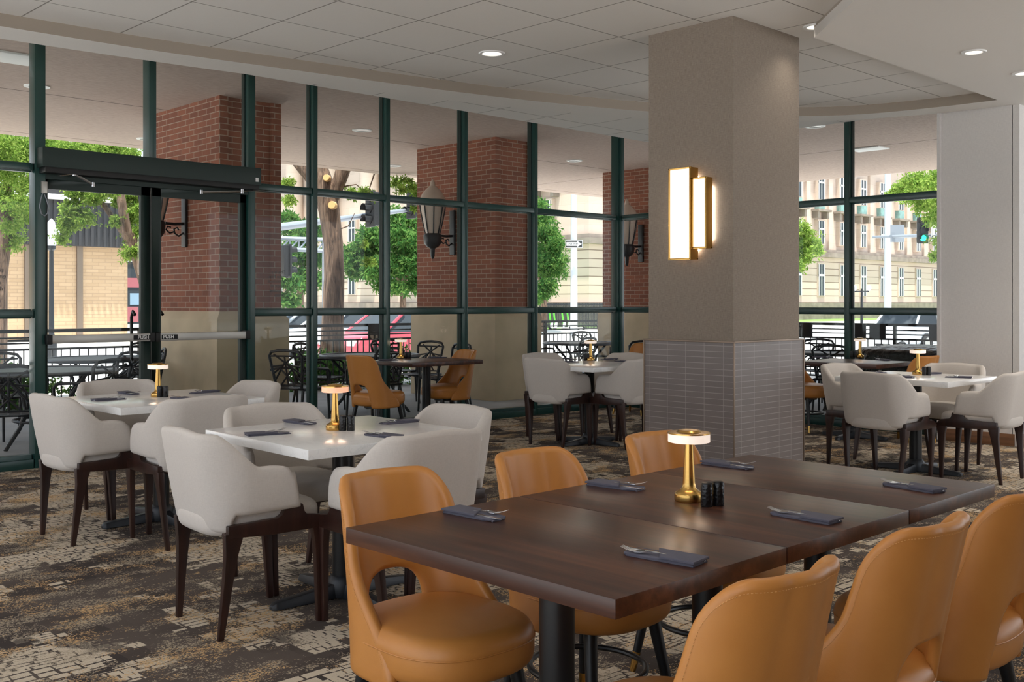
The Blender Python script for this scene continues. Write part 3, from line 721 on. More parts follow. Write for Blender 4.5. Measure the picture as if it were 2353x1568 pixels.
    pr = []
    for j in range(56):
        a = 2*PI*j/56; c_, n_s = math.cos(a), math.sin(a); k = .0005
        pr.append((.012+(.245+k)*math.copysign(abs(c_)**(2/2.7), c_), (.222+k)*math.copysign(abs(n_s)**(2/2.7), n_s), .436))
    MB().tube(pr, .0022, 6, True).build('piping', 'leather', s_)
    for sx in (1, -1):
        for sy in (1, -1):
            a, c_ = Vector((sx*.145, sy*.145, .36)), Vector((sx*.205, sy*.195, 0)); m_ = a.lerp(c_, .80)
            lg = MB().tube([a, m_], [.0215, .0150], 16).build('leg', 'black', t)
            MB().tube([m_, c_], [.0155, .0115], 16).build('brass_tip', 'brass', lg)
    MB().tube([(.19*math.cos(2*PI*j/40), .182*math.sin(2*PI*j/40), .185) for j in range(40)], .010, 10, True).build('foot_ring', 'black', t)
    MB().lathe([(.13, .325), (.13, .352)], 24).build('swivel_plate', 'black', t)
    return t

def make_pedestal(t, h, arm_l=.37, colr=.048):
    MB().lathe([(colr, .05), (colr, h-.012)], 24).build('pedestal_column', 'black', t)
    b = MB()
    for k in range(4):
        m = Matrix.Rotation(k*PI/2, 4, 'Z')
        rings = []
        for u, w_, z in ((.0, .055, .085), (.10, .050, .080), (.14, .038, .070), (.3, .034, .058), (.8, .030, .040), (.95, .028, .034), (1.0, .016, .022)):
            x = u*arm_l; rings.append([(x, -w_, .004), (x, w_, .004), (x, w_*.7, z), (x, -w_*.7, z)])
        b.loft(rings, mat=m)
    b.lathe([(.07, .004), (.07, .07), (.055, .10)], 24)
    b.build('cross_base', 'blackcast', t, bevel=.004)
    p = MB().box(-.20, -.02, h-.014, .20, .02, h).box(-.02, -.20, h-.014, .02, .20, h).build('top_bracket', 'black', t)

def make_lamp(amber=False):
    t = thing('table_lamp', '', 'lamp')
    MB().lathe([(.041, 0), (.043, .003), (.043, .020), (.040, .026), (.028, .032), (.0205, .040), (.0185, .055), (.0125, .165), (.0125, .176)], 32).build('lamp_base', 'brass', t, smooth=40)
    MB().lathe([(.055, .174), (.0620, .176), (.0620, .200), (.060, .202)], 40).build('lamp_shade', 'shade_warm' if amber else 'shade_glow', t, smooth=40)
    MB().lathe([(.0630, .200), (.0630, .204), (.038, .205), (.030, .211), (.012, .213)], 40).build('brass_cap', 'brass', t, smooth=30)
    ld = bpy.data.lights.new('lamp_light', 'POINT'); ld.energy = .55; ld.specular_factor = 0; ld.color = (1, .72, .5); ld.shadow_soft_size = .05
    lo = bpy.data.objects.new('lamp_light', ld); COL.objects.link(lo); lo.parent = t; lo.location = (0, 0, .17)
    return t
def make_shaker():
    t = thing('condiment_shaker', '', 'shaker')
    MB().lathe([(.0165, 0), (.0175, .002), (.0175, .062), (.0165, .066)], 24).build('body', 'shaker', t, smooth=40)
    MB().lathe([(.0150, .066), (.0150, .069), (.011, .0705)], 20).build('cap', 'rubber', t)
    return t
def make_fork(t, mat='steel'):
    # lies along +x with its tines towards +x
    n = MB(); path = [(-.09, 0, .003), (-.02, 0, .0045), (.03, 0, .010), (.05, 0, .009)]
    n.tube(path, [.0042, .0028, .0026, .0045], 8, flat_=.4)
    n.loft([[(.045, -.004, .0085), (.045, .004, .0085), (.045, .004, .0102), (.045, -.004, .0102)], [(.060, -.0105, .006), (.060, .0105, .006), (.060, .0105, .0078), (.060, -.0105, .0078)], [(.074, -.0115, .0055), (.074, .0115, .0055), (.074, .0115, .0072), (.074, -.0115, .0072)]])
    for k in range(4):
        y = -.0097+k*.00647; n.tube([(.072, y, .0064), (.09, y, .0085), (.108, y*.96, .0145)], [.0018, .0016, .0009], 6, flat_=.6)
    return n.build('fork', mat, None)
def make_setting():
    # folded napkin pocket; opening towards +x. cutlery are things of their own
    nap = MB()
    nap.prism([(-.095, -.026), (.055, -.026), (.085, -.020), (.098, -.024), (.095, .016), (.080, .026), (-.095, .026)], .0, .0045)
    nap.cushion(-.002, 0, .095, .0262, .001, .0085, .0035, e=9, n=36)
    nap.v = [(x, y*1.28, z) for x, y, z in nap.v]; o1 = nap.build('cloth', 'napkin', None, bevel=.0012)
    flap = MB().prism([(-.098, -.0285), (.034, -.0285), (-.010, .0285), (-.098, .0285)], .0075, .0135)
    flap.v = [(x, y*1.28, z) for x, y, z in flap.v]; o2 = flap.build('folded_flap', 'napkin', None, bevel=.0012)
    return o1, o2
AC = make_armchair(); TCH = make_tan_chair()
used = {'ac': False, 'tc': False}
def armchair(x, y, rz, label, group): place(AC, used['ac'], (x, y, 0), math.radians(rz), label, group); used['ac'] = True
def tanchair(x, y, rz, label, group): place(TCH, used['tc'], (x, y, 0), math.radians(rz), label, group); used['tc'] = True

LP, LPA, SH = make_lamp(), make_lamp(True), make_shaker(); ul = [0, 0, 0]
NAP1, NAP2 = make_setting(); NT0 = thing('napkin', '', 'napkin'); NAP1.parent = NT0; NAP2.parent = NT0; FK = make_fork(None); FK['category'] = 'fork'
KNIFE = MB().loft([[(-.09, -.004, .006), (-.09, .004, .006), (-.09, .004, .0085), (-.09, -.004, .0085)], [(.0, -.0042, .006), (.0, .0042, .006), (.0, .0042, .009), (.0, -.0042, .009)], [(.02, -.0075, .0068), (.02, .0075, .0068), (.02, .0075, .0082), (.02, -.0075, .0082)], [(.10, -.0065, .007), (.10, .0065, .007), (.10, .0065, .0079), (.10, -.0065, .0079)], [(.112, -.001, .0072), (.112, .003, .0072), (.112, .003, .0078), (.112, -.001, .0078)]]).build('knife', 'steel', None, bevel=.0005); KNIFE['category'] = 'knife'
su = [False]
def napkin_set(x, y, z, rz, where, tablegroup, fork_dy=.0, fork_yaw=10, knife=True):
    r = math.radians(rz); lab = 'folded slate napkin ' + where
    place(NT0, su[0], (x, y, z), r, lab, 'slate napkins ' + tablegroup)
    def put(src, lx, ly, lz, yaw, pitch, lab, grp):
        o = src.copy() if su[0] else src
        if su[0]: COL.objects.link(o)
        m = Matrix.Translation((x, y, z)) @ Matrix.Rotation(r, 4, 'Z') @ Matrix.Translation((lx, ly, lz)) @ Matrix.Rotation(math.radians(yaw), 4, 'Z') @ Matrix.Rotation(-math.radians(pitch), 4, 'Y')
        o.matrix_world = m; o['label'] = lab; o['group'] = grp
    put(FK, -.012, fork_dy, .0058, fork_yaw, 1.2, 'fork in napkin ' + where, 'forks ' + tablegroup)
    if knife: put(KNIFE, .004, -.010, .0012, -3, 0, 'knife in napkin ' + where, 'knives ' + tablegroup)
    su[0] = True
def lamp(x, y, z, label, amber=False):
    i = 1 if amber else 0; place(LPA if amber else LP, ul[i], (x, y, z), 0, label, 'brass cordless table lamps'); ul[i] += 1
def shakers(x, y, z, ang, dist, where):
    for k, s_ in enumerate((-1, 1)):
        place(SH, ul[2], (x+s_*dist*math.cos(math.radians(ang)), y+s_*dist*math.sin(math.radians(ang)), z), 0, 'black shaker, %s one of the pair %s' % (('left', 'right')[k], where), 'black salt and pepper shakers'); ul[2] += 1

# white quartz tables
def quartz_table(cx, cy, rz, label, q=.455):
    t = thing('quartz_top_table', label, 'table', (cx, cy, 0), math.radians(rz), 'square pale stone topped tables')
    MB().box(-q, -q, .718, q, q, .76).build('tabletop', 'quartz', t, bevel=.003)
    make_pedestal(t, .718); return t
T1, TL, TM, TR = (2.78, 4.00), (2.93, 6.16), (7.47, 6.67), (8.11, 3.76)
quartz_table(*T1, -2, 'square white stone-topped table in the left middle, nearest of the pale tables'); quartz_table(*TL, 0, 'square white stone-topped table beside the entrance doors')
quartz_table(*TM, 0, 'square white stone-topped table between the brick pillar and the taupe column', .43); quartz_table(*TR, 0, 'square white stone-topped table at the far right by the pale wall')
G1, GL, GM, GR = ('armchairs around the nearest white table', 'armchairs around the white table by the doors', 'armchairs around the far middle white table', 'armchairs around the white table on the right')
armchair(2.28, 3.995, -4, 'pale grey armchair nearest the camera on the left, seen from behind and the side', G1)
armchair(2.79, 4.43, -92, 'pale grey armchair behind the nearest white table, between it and the doors table', G1)
armchair(3.20, 3.96, 176, 'pale grey armchair at the far right side of the nearest white table, facing left', G1)
armchair(2.72, 3.50, 88, 'pale grey armchair seen from the back, just behind the first tan chair', G1)
armchair(2.47, 6.06, 2, 'pale grey armchair furthest left in the picture', GL)
armchair(2.93, 6.60, -92, 'pale grey armchair with its back to the glass entrance doors', GL)
armchair(3.33, 6.10, 178, 'pale grey armchair right of the doors table, in front of the stone pillar base', GL)
armchair(2.81, 5.58, 88, 'pale grey armchair with its back to the camera at the doors table', GL)
armchair(7.22, 6.80, 0, 'pale armchair on the left of the far middle white table, seen from behind', GM)
armchair(7.62, 7.24, -90, 'pale armchair behind the far middle white table, left of its lamp', GM)
armchair(8.02, 6.83, 180, 'pale armchair behind the far middle white table, cut by the taupe column', GM)
armchair(7.58, 6.34, 90, 'pale armchair right front of the far middle white table, touching the column outline', GM)
armchair(7.55, 3.72, -3, 'pale armchair right of the column with its back square to the camera', GR)
armchair(8.12, 4.20, -92, 'pale armchair right beside the column, facing right', GR)
armchair(8.60, 3.76, 178, 'pale armchair facing the camera on the far side of the right white table', GR)
armchair(8.16, 3.25, 90, 'pale armchair at the right edge of the picture, seen from the side', GR)
# dark tables
def dark_table(cx, cy, sx, sy, label, h=.76):
    t = thing('dark_wood_table', label, 'table', (cx, cy, 0), 0, 'dark walnut tables')
    MB().box(-sx/2, -sy/2, h-.041, sx/2, sy/2, h).build('tabletop', 'walnut', t, bevel=.0018)
    make_pedestal(t, h-.041, min(sx, sy)*.46, .045); return t
xs = (1.585, 2.222, 2.868, 3.478); yd0, yd1 = 1.348, 2.270
for i, lb in enumerate(('dark walnut table nearest the camera, first of the three pushed together', 'middle dark walnut table of the three pushed together, carrying the brass lamp', 'furthest dark walnut table of the three pushed together, at the column')):
    dark_table((xs[i]+xs[i+1])/2, (yd0+yd1)/2, xs[i+1]-xs[i]-.004, yd1-yd0, lb)
TG = 'tan leather chairs around the long dark table'
tanchair(1.88, 2.235, -92, 'tan leather chair at the near left of the long dark table, seat in full view', TG)
tanchair(2.50, 2.24, -91, 'tan leather chair, middle one behind the long dark table', TG)
tanchair(3.17, 2.24, -90, 'tan leather chair behind the long dark table, beside the taupe column', TG)
tanchair(1.775, 1.33, 88, 'tan leather chair seen from behind, nearest the camera at the bottom of the picture', TG)
tanchair(2.39, 1.33, 90, 'tan leather chair seen from behind, middle one on the camera side of the dark table', TG)
tanchair(2.965, 1.33, 92, 'tan leather chair seen from behind, cut by the right edge of the picture', TG)
dark_table(6.78, 8.28, .92, .70, 'small dark wood table against the windows left of centre')
tanchair(6.12, 8.22, 8, 'tan leather chair seen from behind left of the small window table', 'tan leather chairs by the windows')
tanchair(7.12, 8.36, 172, 'tan leather chair facing left at the small window table', 'tan leather chairs by the windows')
dark_table(9.70, 5.13, .76, .86, 'small dark wood table against the window right of the column')
tanchair(9.90, 5.80, -96, 'tan leather chair against the window just right of the column', 'tan leather chairs by the windows')
tanchair(9.72, 4.62, 80, 'tan leather chair with its back to the camera behind the right white table', 'tan leather chairs by the windows')
tanchair(9.85, 8.05, 190, 'tan leather chair of which only the top shows left of the column', 'tan leather chairs by the windows')
# lamps, shakers
lamp(2.535, 1.868, .76, 'brass lamp with a glowing disc head on the long dark table')
p = at(1637, 1163, .76); shakers(p.x, p.y, .76, -20, .0200, 'beside the lamp on the long dark table')
p = at(770, 988, .76); lamp(p.x, p.y, .76, 'brass lamp with a peach glowing head on the nearest white table', True); p = at(797, 990, .76); shakers(p.x, p.y, .76, -44, .0185, 'on the nearest white table')
p = at(363, 912, .76); lamp(p.x, p.y, .76, 'brass lamp on the white table by the doors'); p = at(374, 913, .76); shakers(p.x, p.y, .76, -44, .0185, 'on the white table by the doors')
p = at(1357, 829, .76); lamp(p.x, p.y, .76, 'brass lamp on the far middle white table'); p = at(1348, 829, .76); shakers(p.x, p.y, .76, -44, .0185, 'on the far middle white table')
p = at(2109, 861, .76); lamp(p.x, p.y, .76, 'brass lamp on the right white table'); p = at(2129, 863, .76); shakers(p.x, p.y, .76, -44, .0185, 'on the right white table')
p = at(921, 824, .76); lamp(p.x, p.y, .76, 'brass lamp on the small window table left of centre', False); p = at(937, 824, .76); shakers(p.x, p.y, .76, -44, .0185, 'on the small window table')
p = at(1976, 822, .76); lamp(p.x, p.y, .76, 'brass lamp on the dark window table right of the column'); p = at(1961, 822, .76); shakers(p.x, p.y, .76, -44, .0185, 'on the dark window table at the right')
# place settings (napkin direction: towards its cutlery end)
def ndir(a, b, z=.765):
    p, q = at(*a, z), at(*b, z); return (p.x+q.x)/2, (p.y+q.y)/2, math.degrees(math.atan2(q.y-p.y, q.x-p.x))
DT = 'on the long dark table'
for a, b, w_, fy, fd in (((1628, 1297), (1428, 1262), 'on the long dark table nearest the camera', 14, .008), ((1940, 1203), (1762, 1172), 'on the long dark table in front of the middle near chair', 14, .008), ((2180, 1133), (2018, 1106), 'on the long dark table at its far right end', 14, .008),
                    ((1022, 1168), (1165, 1196), 'on the long dark table in front of the near left tan chair', 14, .004), ((1348, 1107), (1488, 1126), 'on the long dark table in front of the middle far chair', 14, .004), ((1612, 1060), (1737, 1077), 'on the long dark table beside the column', 14, .004)):
    x, y, r = ndir(a, b); napkin_set(x, y, .76, r, w_, DT, fd, fy)
W1 = 'on the nearest white table'
for a, b, w_ in (((561, 1000), (668, 993), 'at the left side of the nearest white table'), ((655, 966), (727, 975), 'at the back of the nearest white table'), ((963, 966), (870, 974), 'at the right back of the nearest white table'), ((922, 1006), (838, 996), 'at the front of the nearest white table')):
    x, y, r = ndir(a, b); napkin_set(x, y, .76, r, w_, W1, .004, 14)
for a, b, w_ in (((207, 921), (292, 915), 'at the left of the doors table'), ((275, 901), (318, 907), 'at the back of the doors table'), ((508, 898), (432, 904), 'at the right back of the doors table'), ((440, 918), (397, 913), 'half behind the armchair at the doors table')):
    x, y, r = ndir(a, b); napkin_set(x, y, .76, r, w_, 'on the white table by the doors', .004, 14)
for a, b, w_ in (((1286, 832), (1330, 831), 'at the left front of the far middle white table'), ((1291, 824), (1330, 827), 'at the left back of the far middle white table'), ((1420, 825), (1378, 827), 'at the right back of the far middle white table'), ((1446, 832), (1411, 829), 'at the right front of the far middle white table')):
    x, y, r = ndir(a, b); napkin_set(x, y, .76, r, w_, 'on the far middle white table', .004, 14)
for a, b, w_ in (((2234, 868), (2170, 866), 'at the right of the right white table'), ((2157, 858), (2120, 860), 'behind the shakers on the right white table'), ((2092, 868), (2072, 864), 'at the front of the right white table'), ((2000, 858), (2030, 856), 'at the left of the right white table')):
    x, y, r = ndir(a, b); napkin_set(x, y, .76, r, w_, 'on the right white table', .004, 14)
for a, b, w_ in (((868, 828), (916, 827), 'at the left of the small window table'), ((985, 822), (1026, 821), 'at the right of the small window table')):
    x, y, r = ndir(a, b); napkin_set(x, y, .76, r, w_, 'on the small window table', .004, 14)
for a, b, w_ in (((1866, 821), (1912, 821), 'at the left of the dark window table'), ((2048, 829), (2008, 825), 'at the right of the dark window table')):
    x, y, r = ndir(a, b); napkin_set(x, y, .76, r, w_, 'on the dark window table', .004, 14)
# ================================================================== OUTSIDE: CANOPY, PATIO
KE = 1.037; ZE = 3.70; ZP = -.05; ZG = -.28
cp = MB().box(-9, YW-.9, ZE, 18.2, 15.45, ZE+.55).box(XW-.3, -6, ZE, 18.2, YW-.9, ZE+.55)
cp = cp.build('canopy', 'stucco', smooth=0); tag(cp, 'stucco soffit slab sheltering the patio outside the windows', 'canopy')
rf = MB().box(-2.6, -2.6, ZE, XW-.3, YW-.9, ZE+.55).build('roof_sun_block', 'white_paint', smooth=0); struct(rf)  # unseen roof slab added to keep the sun out of the room
pt_ = MB().prism([(-12, YW+.09), (XW+.09, YW+.09), (XW+.09, -8), (17.2, -8), (17.2, 14.6), (-12, 14.6)], ZP-.12, ZP).build('patio_slab', 'concrete', smooth=0); struct(pt_)
def pillar(x0, y0, w, d, label, recess=True):
    t = thing('brick_pillar', label, 'pillar', (x0, y0, ZP), 0, 'brick pillars carrying the canopy')
    m = MB().box(0, 0, 1.20, w, d, ZE-ZP)
    if recess: m = MB().box(0, 0, 1.20, .11, d, ZE-ZP).box(.11, .03, 1.20, w-.13, d-.03, ZE-ZP).box(w-.13, 0, 1.20, w, d, ZE-ZP)
    m.build('brick_shaft', 'brick', t, smooth=0)
    b = MB(); o = .07
    b.loft([[(-o, -o, 0), (w+o, -o, 0), (w+o, d+o, 0), (-o, d+o, 0)], [(-o, -o, 1.20), (w+o, -o, 1.20), (w+o, d+o, 1.20), (-o, d+o, 1.20)], [(0, 0, 1.30), (w, 0, 1.30), (w, d, 1.30), (0, d, 1.30)]])
    b.build('limestone_base', 'limestone', t, bevel=.008)
    return t
pillar(5.84, 10.82, .80, 1.78, 'massive brick pillar behind the right entrance door'); pillar(10.12, 10.82, .80, 1.76, 'brick pillar in the middle of the windows with a lantern on it'); pillar(14.36, 10.6, .80, 1.9, 'furthest brick pillar, beside the glazed corner')
def lantern(loc, d, label):
    t = thing('wall_lantern', label, 'lantern', loc, math.atan2(d[1], d[0]), 'carriage lanterns on the brick pillars')
    MB().box(0, -.055, -.33, .035, .055, .33).build('wall_plate', 'blackcast', t, bevel=.012)
    m = MB().tube([(.02, 0, -.05), (.14, 0, -.06), (.26, 0, -.055)], .018, 8)
    m.tube([(.03, 0, -.16), (.09, 0, -.20), (.14, 0, -.17), (.15, 0, -.12), (.11, 0, -.10), (.09, 0, -.13)], .011, 8).tube([(.15, 0, -.15), (.20, 0, -.17), (.25, 0, -.13), (.23, 0, -.09), (.19, 0, -.10)], .010, 8); m.build('scroll_bracket', 'blackcast', t)
    X = .40
    MB().lathe([(.012, -.40), (.03, -.36), (.035, -.25), (.09, -.22), (.125, -.17), (.135, -.07), (.12, -.04), (.10, -.03)], 20, (X, 0, 0)).build('lantern_base', 'blackcast', t)
    MB().lathe([(.10, -.03), (.135, .12), (.17, .30), (.185, .42), (.185, .44)], 24, (X, 0, 0)).build('milky_shade', 'milk', t)
    r = MB()
    for k in range(8):
        a = 2*PI*k/8+.2; r.tube([(X+R*math.cos(a), R*math.sin(a), z) for R, z in ((.105, -.03), (.142, .12), (.177, .30), (.193, .44))], .009, 6)
    r.lathe([(.19, .42), (.205, .425), (.205, .455), (.19, .46)], 24, (X, 0, 0)).build('rib_cage', 'blackcast', t)
    MB().lathe([(.19, .46), (.15, .55), (.09, .62), (.04, .66), (.03, .72), (.005, .76)], 20, (X, 0, 0)).build('cap', 'milk', t)
for px_, py_, x_, lb in ((427, 505, 5.84, 'carriage lantern seen through the right entrance door'), (1042, 535, 10.12, 'carriage lantern on the middle brick pillar'), (1474, 560, 14.36, 'carriage lantern on the furthest pillar, cut by the taupe column')):
    lantern(on_x(px_, py_, x_-.001), (-1, 0), lb)
lantern((6.36, 12.60, 2.45), (0, 1), 'carriage lantern peeping out behind the first brick pillar')
for i, (x, y, lb) in enumerate(((85, 198, 'round soffit light at the upper left, crossed by the window mullion'), (832, 299, 'round soffit light in the third glazing bay'), (1320, 369, 'round soffit light left of the glazed corner'), (1873, 290, 'round soffit light right of the column'), (904, 381, 'small round soffit light near the canopy edge, centre left'), (336, 319, 'small round soffit light near the canopy edge above the doors'))):
    t = thing('soffit_light', lb, 'ceiling light', at(x, y, ZE), 0, 'round lights in the patio soffit')
    MB().loft([[(R*math.cos(2*PI*j/28), R*math.sin(2*PI*j/28), z) for j in range(28)] for R, z in ((.085, .0), (.088, -.010), (.132, -.010), (.136, 0))], False).build('white_ring', 'white_paint', t)
    MB().lathe([(.087, -.004), (.085, .0)], 24).build('lens', 'alum', t)
t = thing('soffit_hatch', 'white rectangular access panel in the soffit at the far left', 'hatch', at(30, 130, ZE)); MB().box(-1.2, -.20, -.02, .22, .24, 0).build('panel', 'white_paint', t, bevel=.004)
t = thing('soffit_hatch', 'small white square fitting in the soffit at the right', 'hatch', at(1996, 341, ZE)); MB().box(-.18, -.25, -.02, .18, .25, 0).build('panel', 'white_paint', t, bevel=.004)
# railing
def railing(a, b, label, grp='sections of black patio railing'):
    a, b = Vector(a), Vector(b); L = (b-a).length; t = thing('patio_railing', label, 'railing', (a.x, a.y, ZP), math.atan2(b.y-a.y, b.x-a.x), grp)
    MB().box(-.025, -.025, 0, .025, .025, 1.03).build('post', 'black', t)
    for z, h_ in ((1.03, .022), (.945, .010), (.875, .010), (.795, .014), (.14, .014)): MB().box(0, -.016, z-h_, L, .016, z+h_).build('rail', 'black', t)
    m = MB(); n = int(L/.115)
    for k in range(1, n): m.box(k*L/n-.007, -.007, .14, k*L/n+.007, .007, .795)
    m.build('balusters', 'black', t)
k = 0
xf, yf = 16.3, 13.9
words = ['first', 'second', 'third', 'fourth', 'fifth', 'sixth', 'seventh', 'eighth', 'ninth', 'tenth', 'eleventh']
for i in range(10): railing((-3.7+i*2.0, yf), (-3.7+(i+1)*2.0, yf), 'black railing section along the street side, %s from the left' % words[i])
for i in range(5): railing((xf, yf-i*2.0), (xf, yf-(i+1)*2.0), 'black railing section seen through the right windows, %s from the far corner' % words[i])
for px_, px2, ax_, lb in ((846, 872, 'y', 'black sign board on the railing behind the small window table'), (1822, 1867, 'x', 'black board on the railing just right of the column'), (1962, 1990, 'x', 'narrow black board on the railing by the window mullion'), (1998, 2035, 'x', 'black board on the railing right of the window mullion'), (2135, 2190, 'x', 'black board on the railing at the right window edge')):
    f_ = on_y if ax_ == 'y' else on_x; p, q = f_(px_, 745, (yf if ax_ == 'y' else xf)-.04), f_(px2, 745, (yf if ax_ == 'y' else xf)-.04); w_ = (p-q).length; p = (p+q)/2; m = MB()
    (m.box(-w_/2, -.012, -.24, w_/2, .012, -.0) if ax_ == 'y' else m.box(-.012, -w_/2, -.24, .012, w_/2, -.0))
    o = m.build('railing_board', 'dkboard', bevel=.004); o.location = (p.x, p.y, 1.0); tag(o, lb, 'sign board', 'black boards on the patio railing')
# patio chairs and tables
def make_patio_chair():
    t = thing('patio_chair', '', 'chair')
    o = MB().tube([(-.20, -.17, .42), (-.225, -.20, .60), (-.265, -.225, .80), (-.275, -.19, .845), (-.285, -.09, .862), (-.288, 0, .866), (-.285, .09, .862), (-.275, .19, .845), (-.265, .225, .80), (-.225, .20, .60), (-.20, .17, .42)], .017, 8)
    o.build('back_frame', 'patio', t)
    l = MB()
    def bp(y, z): u = (z-.42)/.44; return (-.20-.085*u-.012*math.cos(y/.2*PI/2)*u, y, z)
    for a, b in (((-.2, .80), (.2, .80)), ((-.19, .60), (.15, .82)), ((.19, .60), (-.15, .82)), ((-.18, .52), (.0, .74)), ((.18, .52), (.0, .74)), ((0, .46), (0, .80)), ((-.19, .68), (-.04, .70)), ((.19, .68), (.04, .70)), ((-.17, .47), (.17, .47)), ((-.1, .47), (.08, .66)), ((.1, .47), (-.08, .66))):
        l.tube([bp(*a), bp(*b)], .011, 6)
    l.build('lattice', 'patio', t)
    s_ = MB(); 
    for k in range(9): s_.box(-.21+k*.05, -.215, .425, -.178+k*.05, .215, .437)
    for y in (-.215, -.10, 0, .09, .20): s_.box(-.21, y, .424, .23, y+.016, .438)
    s_.tube([(-.22, -.22, .43), (.24, -.22, .43), (.24, .22, .43), (-.22, .22, .43)], .015, 8, True); s_.build('seat', 'patio', t)
    for s__ in (-1, 1):
        MB().tube([(-.235, s__*.225, .64), (-.05, s__*.26, .655), (.16, s__*.265, .64), (.215, s__*.255, .60), (.225, s__*.235, .43)], .015, 8).build('arm', 'patio', t)
        MB().tube([(.225, s__*.22, .43), (.245, s__*.23, .0)], [.017, .013], 8).build('leg', 'patio', t)
        MB().tube([(-.21, s__*.20, .43), (-.29, s__*.22, .0)], [.017, .013], 8).build('leg', 'patio', t)
    return t
def make_patio_table():
    t = thing('patio_table', '', 'table')
    m = MB(); n = 11
    m.tube([(.62*math.cos(2*PI*j/48), .62*math.sin(2*PI*j/48), .725) for j in range(48)], .020, 8, True)
    for k in range(-12, 13):
        q = k*.05; w_ = math.sqrt(max(0, .61**2-q*q))
        m.box(-w_, q-.017, .722, w_, q+.017, .732).box(q-.010, -w_, .720, q+.010, w_, .731)
    m.build('tabletop', 'patio_top', t)
    for k in range(4):
        a = 2*PI*k/4+.4; c_, s_ = math.cos(a), math.sin(a)
        MB().tube([(r*c_, r*s_, z) for r, z in ((.50, .715), (.42, .62), (.30, .50), (.27, .36), (.33, .20), (.46, .05), (.50, .0))], .019, 8).build('leg', 'patio', t)
    MB().tube([(.31*math.cos(2*PI*j/30), .31*math.sin(2*PI*j/30), .25) for j in range(30)], .014, 8, True).build('stretcher_ring', 'patio', t)
    return t
PC, PT = make_patio_chair(), make_patio_table(); up = [0, 0]
def pchair(p, rz, lb): place(PC, up[0], (p.x, p.y, ZP), math.radians(rz), lb, 'black cast patio chairs'); up[0] += 1
def ptable(p, lb): place(PT, up[1], (p.x, p.y, ZP), .3*up[1], lb, 'round black patio tables'); up[1] += 1
def oy(px_, Y): return on_y(px_, 0, Y)
def ox(px_, X): return on_x(px_, 0, X)
ptable(oy(110, 10.55), 'round patio table beyond the left entrance door'); ptable(oy(222, 12.35), 'patio table near the railing, seen through the left door'); ptable(oy(850, 10.75), 'round patio table behind the small dark window table'); ptable(oy(1335, 11.6), 'round patio table left of the glazed corner'); ptable(ox(1935, 12.8), 'patio table seen through the right windows')
for px_, Y, rz, lb in ((22, 9.55, 70, 'patio chair right against the glass at the far left'), (212, 9.85, 110, 'patio chair behind the left door with its lattice back to us'), (262, 10.75, 200, 'patio chair angled away behind the left door'), (30, 11.35, -80, 'patio chair on the far side of the leftmost patio table'), (318, 11.5, 160, 'patio chair behind the door pull handle'),
                      (690, 10.2, 20, 'patio chair beside the first pillar, seen between two mullions'), (735, 11.4, -60, 'patio chair on the street side of the middle patio table'), (862, 10.0, 95, 'patio chair with its back to the small dark table'), (905, 11.8, -100, 'patio chair beyond the brass window lamp'), (960, 11.0, 190, 'pale-lit patio chair right of the window lamp'), (1020, 10.2, 170, 'patio chair behind the left-facing tan chair'),
                      (1318, 10.75, 100, 'patio chair with its back to the far middle white table'), (1360, 12.5, -95, 'patio chair on the far side of the table by the glazed corner'), (1228, 12.1, 10, 'patio chair edge left of the pale armchair back'), (335, 13.25, -120, 'patio chair near the railing behind the doors')):
    pchair(oy(px_, Y), rz, lb)
for px_, X, rz, lb in ((1466, 11.5, 60, 'patio chair sliver right of the glazed corner'), (1866, 13.4, 190, 'patio chair just right of the column, furthest'), (1917, 12.1, 20, 'patio chair left of the right window mullion'), (2022, 13.3, 100, 'patio chair right of the right window mullion')):
    pchair(ox(px_, X), rz, lb)
# tarpaulined stack
p = ox(2110, 11.9); t = thing('covered_furniture', 'bulky black plastic tarpaulin over stacked things at the right window', 'cover', (p.x, p.y, ZP))
mb = MB().cushion(0, 0, .55, .62, 0, .87, .10, e=4, n=60, crown=.03); mb.v = [(x+.02*math.sin(9*y+5*z), y+.02*math.sin(11*x+7*z), z+.008*math.sin(17*x)*(z > .6)) for x, y, z in mb.v]; mb.build('tarpaulin', 'tarp', t, smooth=60)
# ================================================================== STREET
gr = MB().box(-60, -60, ZG-.3, 190, 190, ZG-.12).build('street_ground', 'asphalt', smooth=0); struct(gr)
struct(MB().prism([(-40, 14.6), (17.2, 14.6), (17.2, -30), (20.5, -30), (20.5, 18.2), (-40, 18.2)], ZG-.2, ZP-.02).build('sidewalk', 'sidewalk', smooth=0))
struct(MB().box(-40, 40, ZG-.2, 190, 44, ZG-.02).box(50, 44, ZG-.2, 190, 46, ZG-.02).build('far_sidewalk', 'sidewalk', smooth=0))
struct(MB().box(54, 46, ZG-.2, 190, 60, ZG).box(49, 44, ZG-.2, 54, 150, ZG).build('lawn', 'grass', smooth=0))
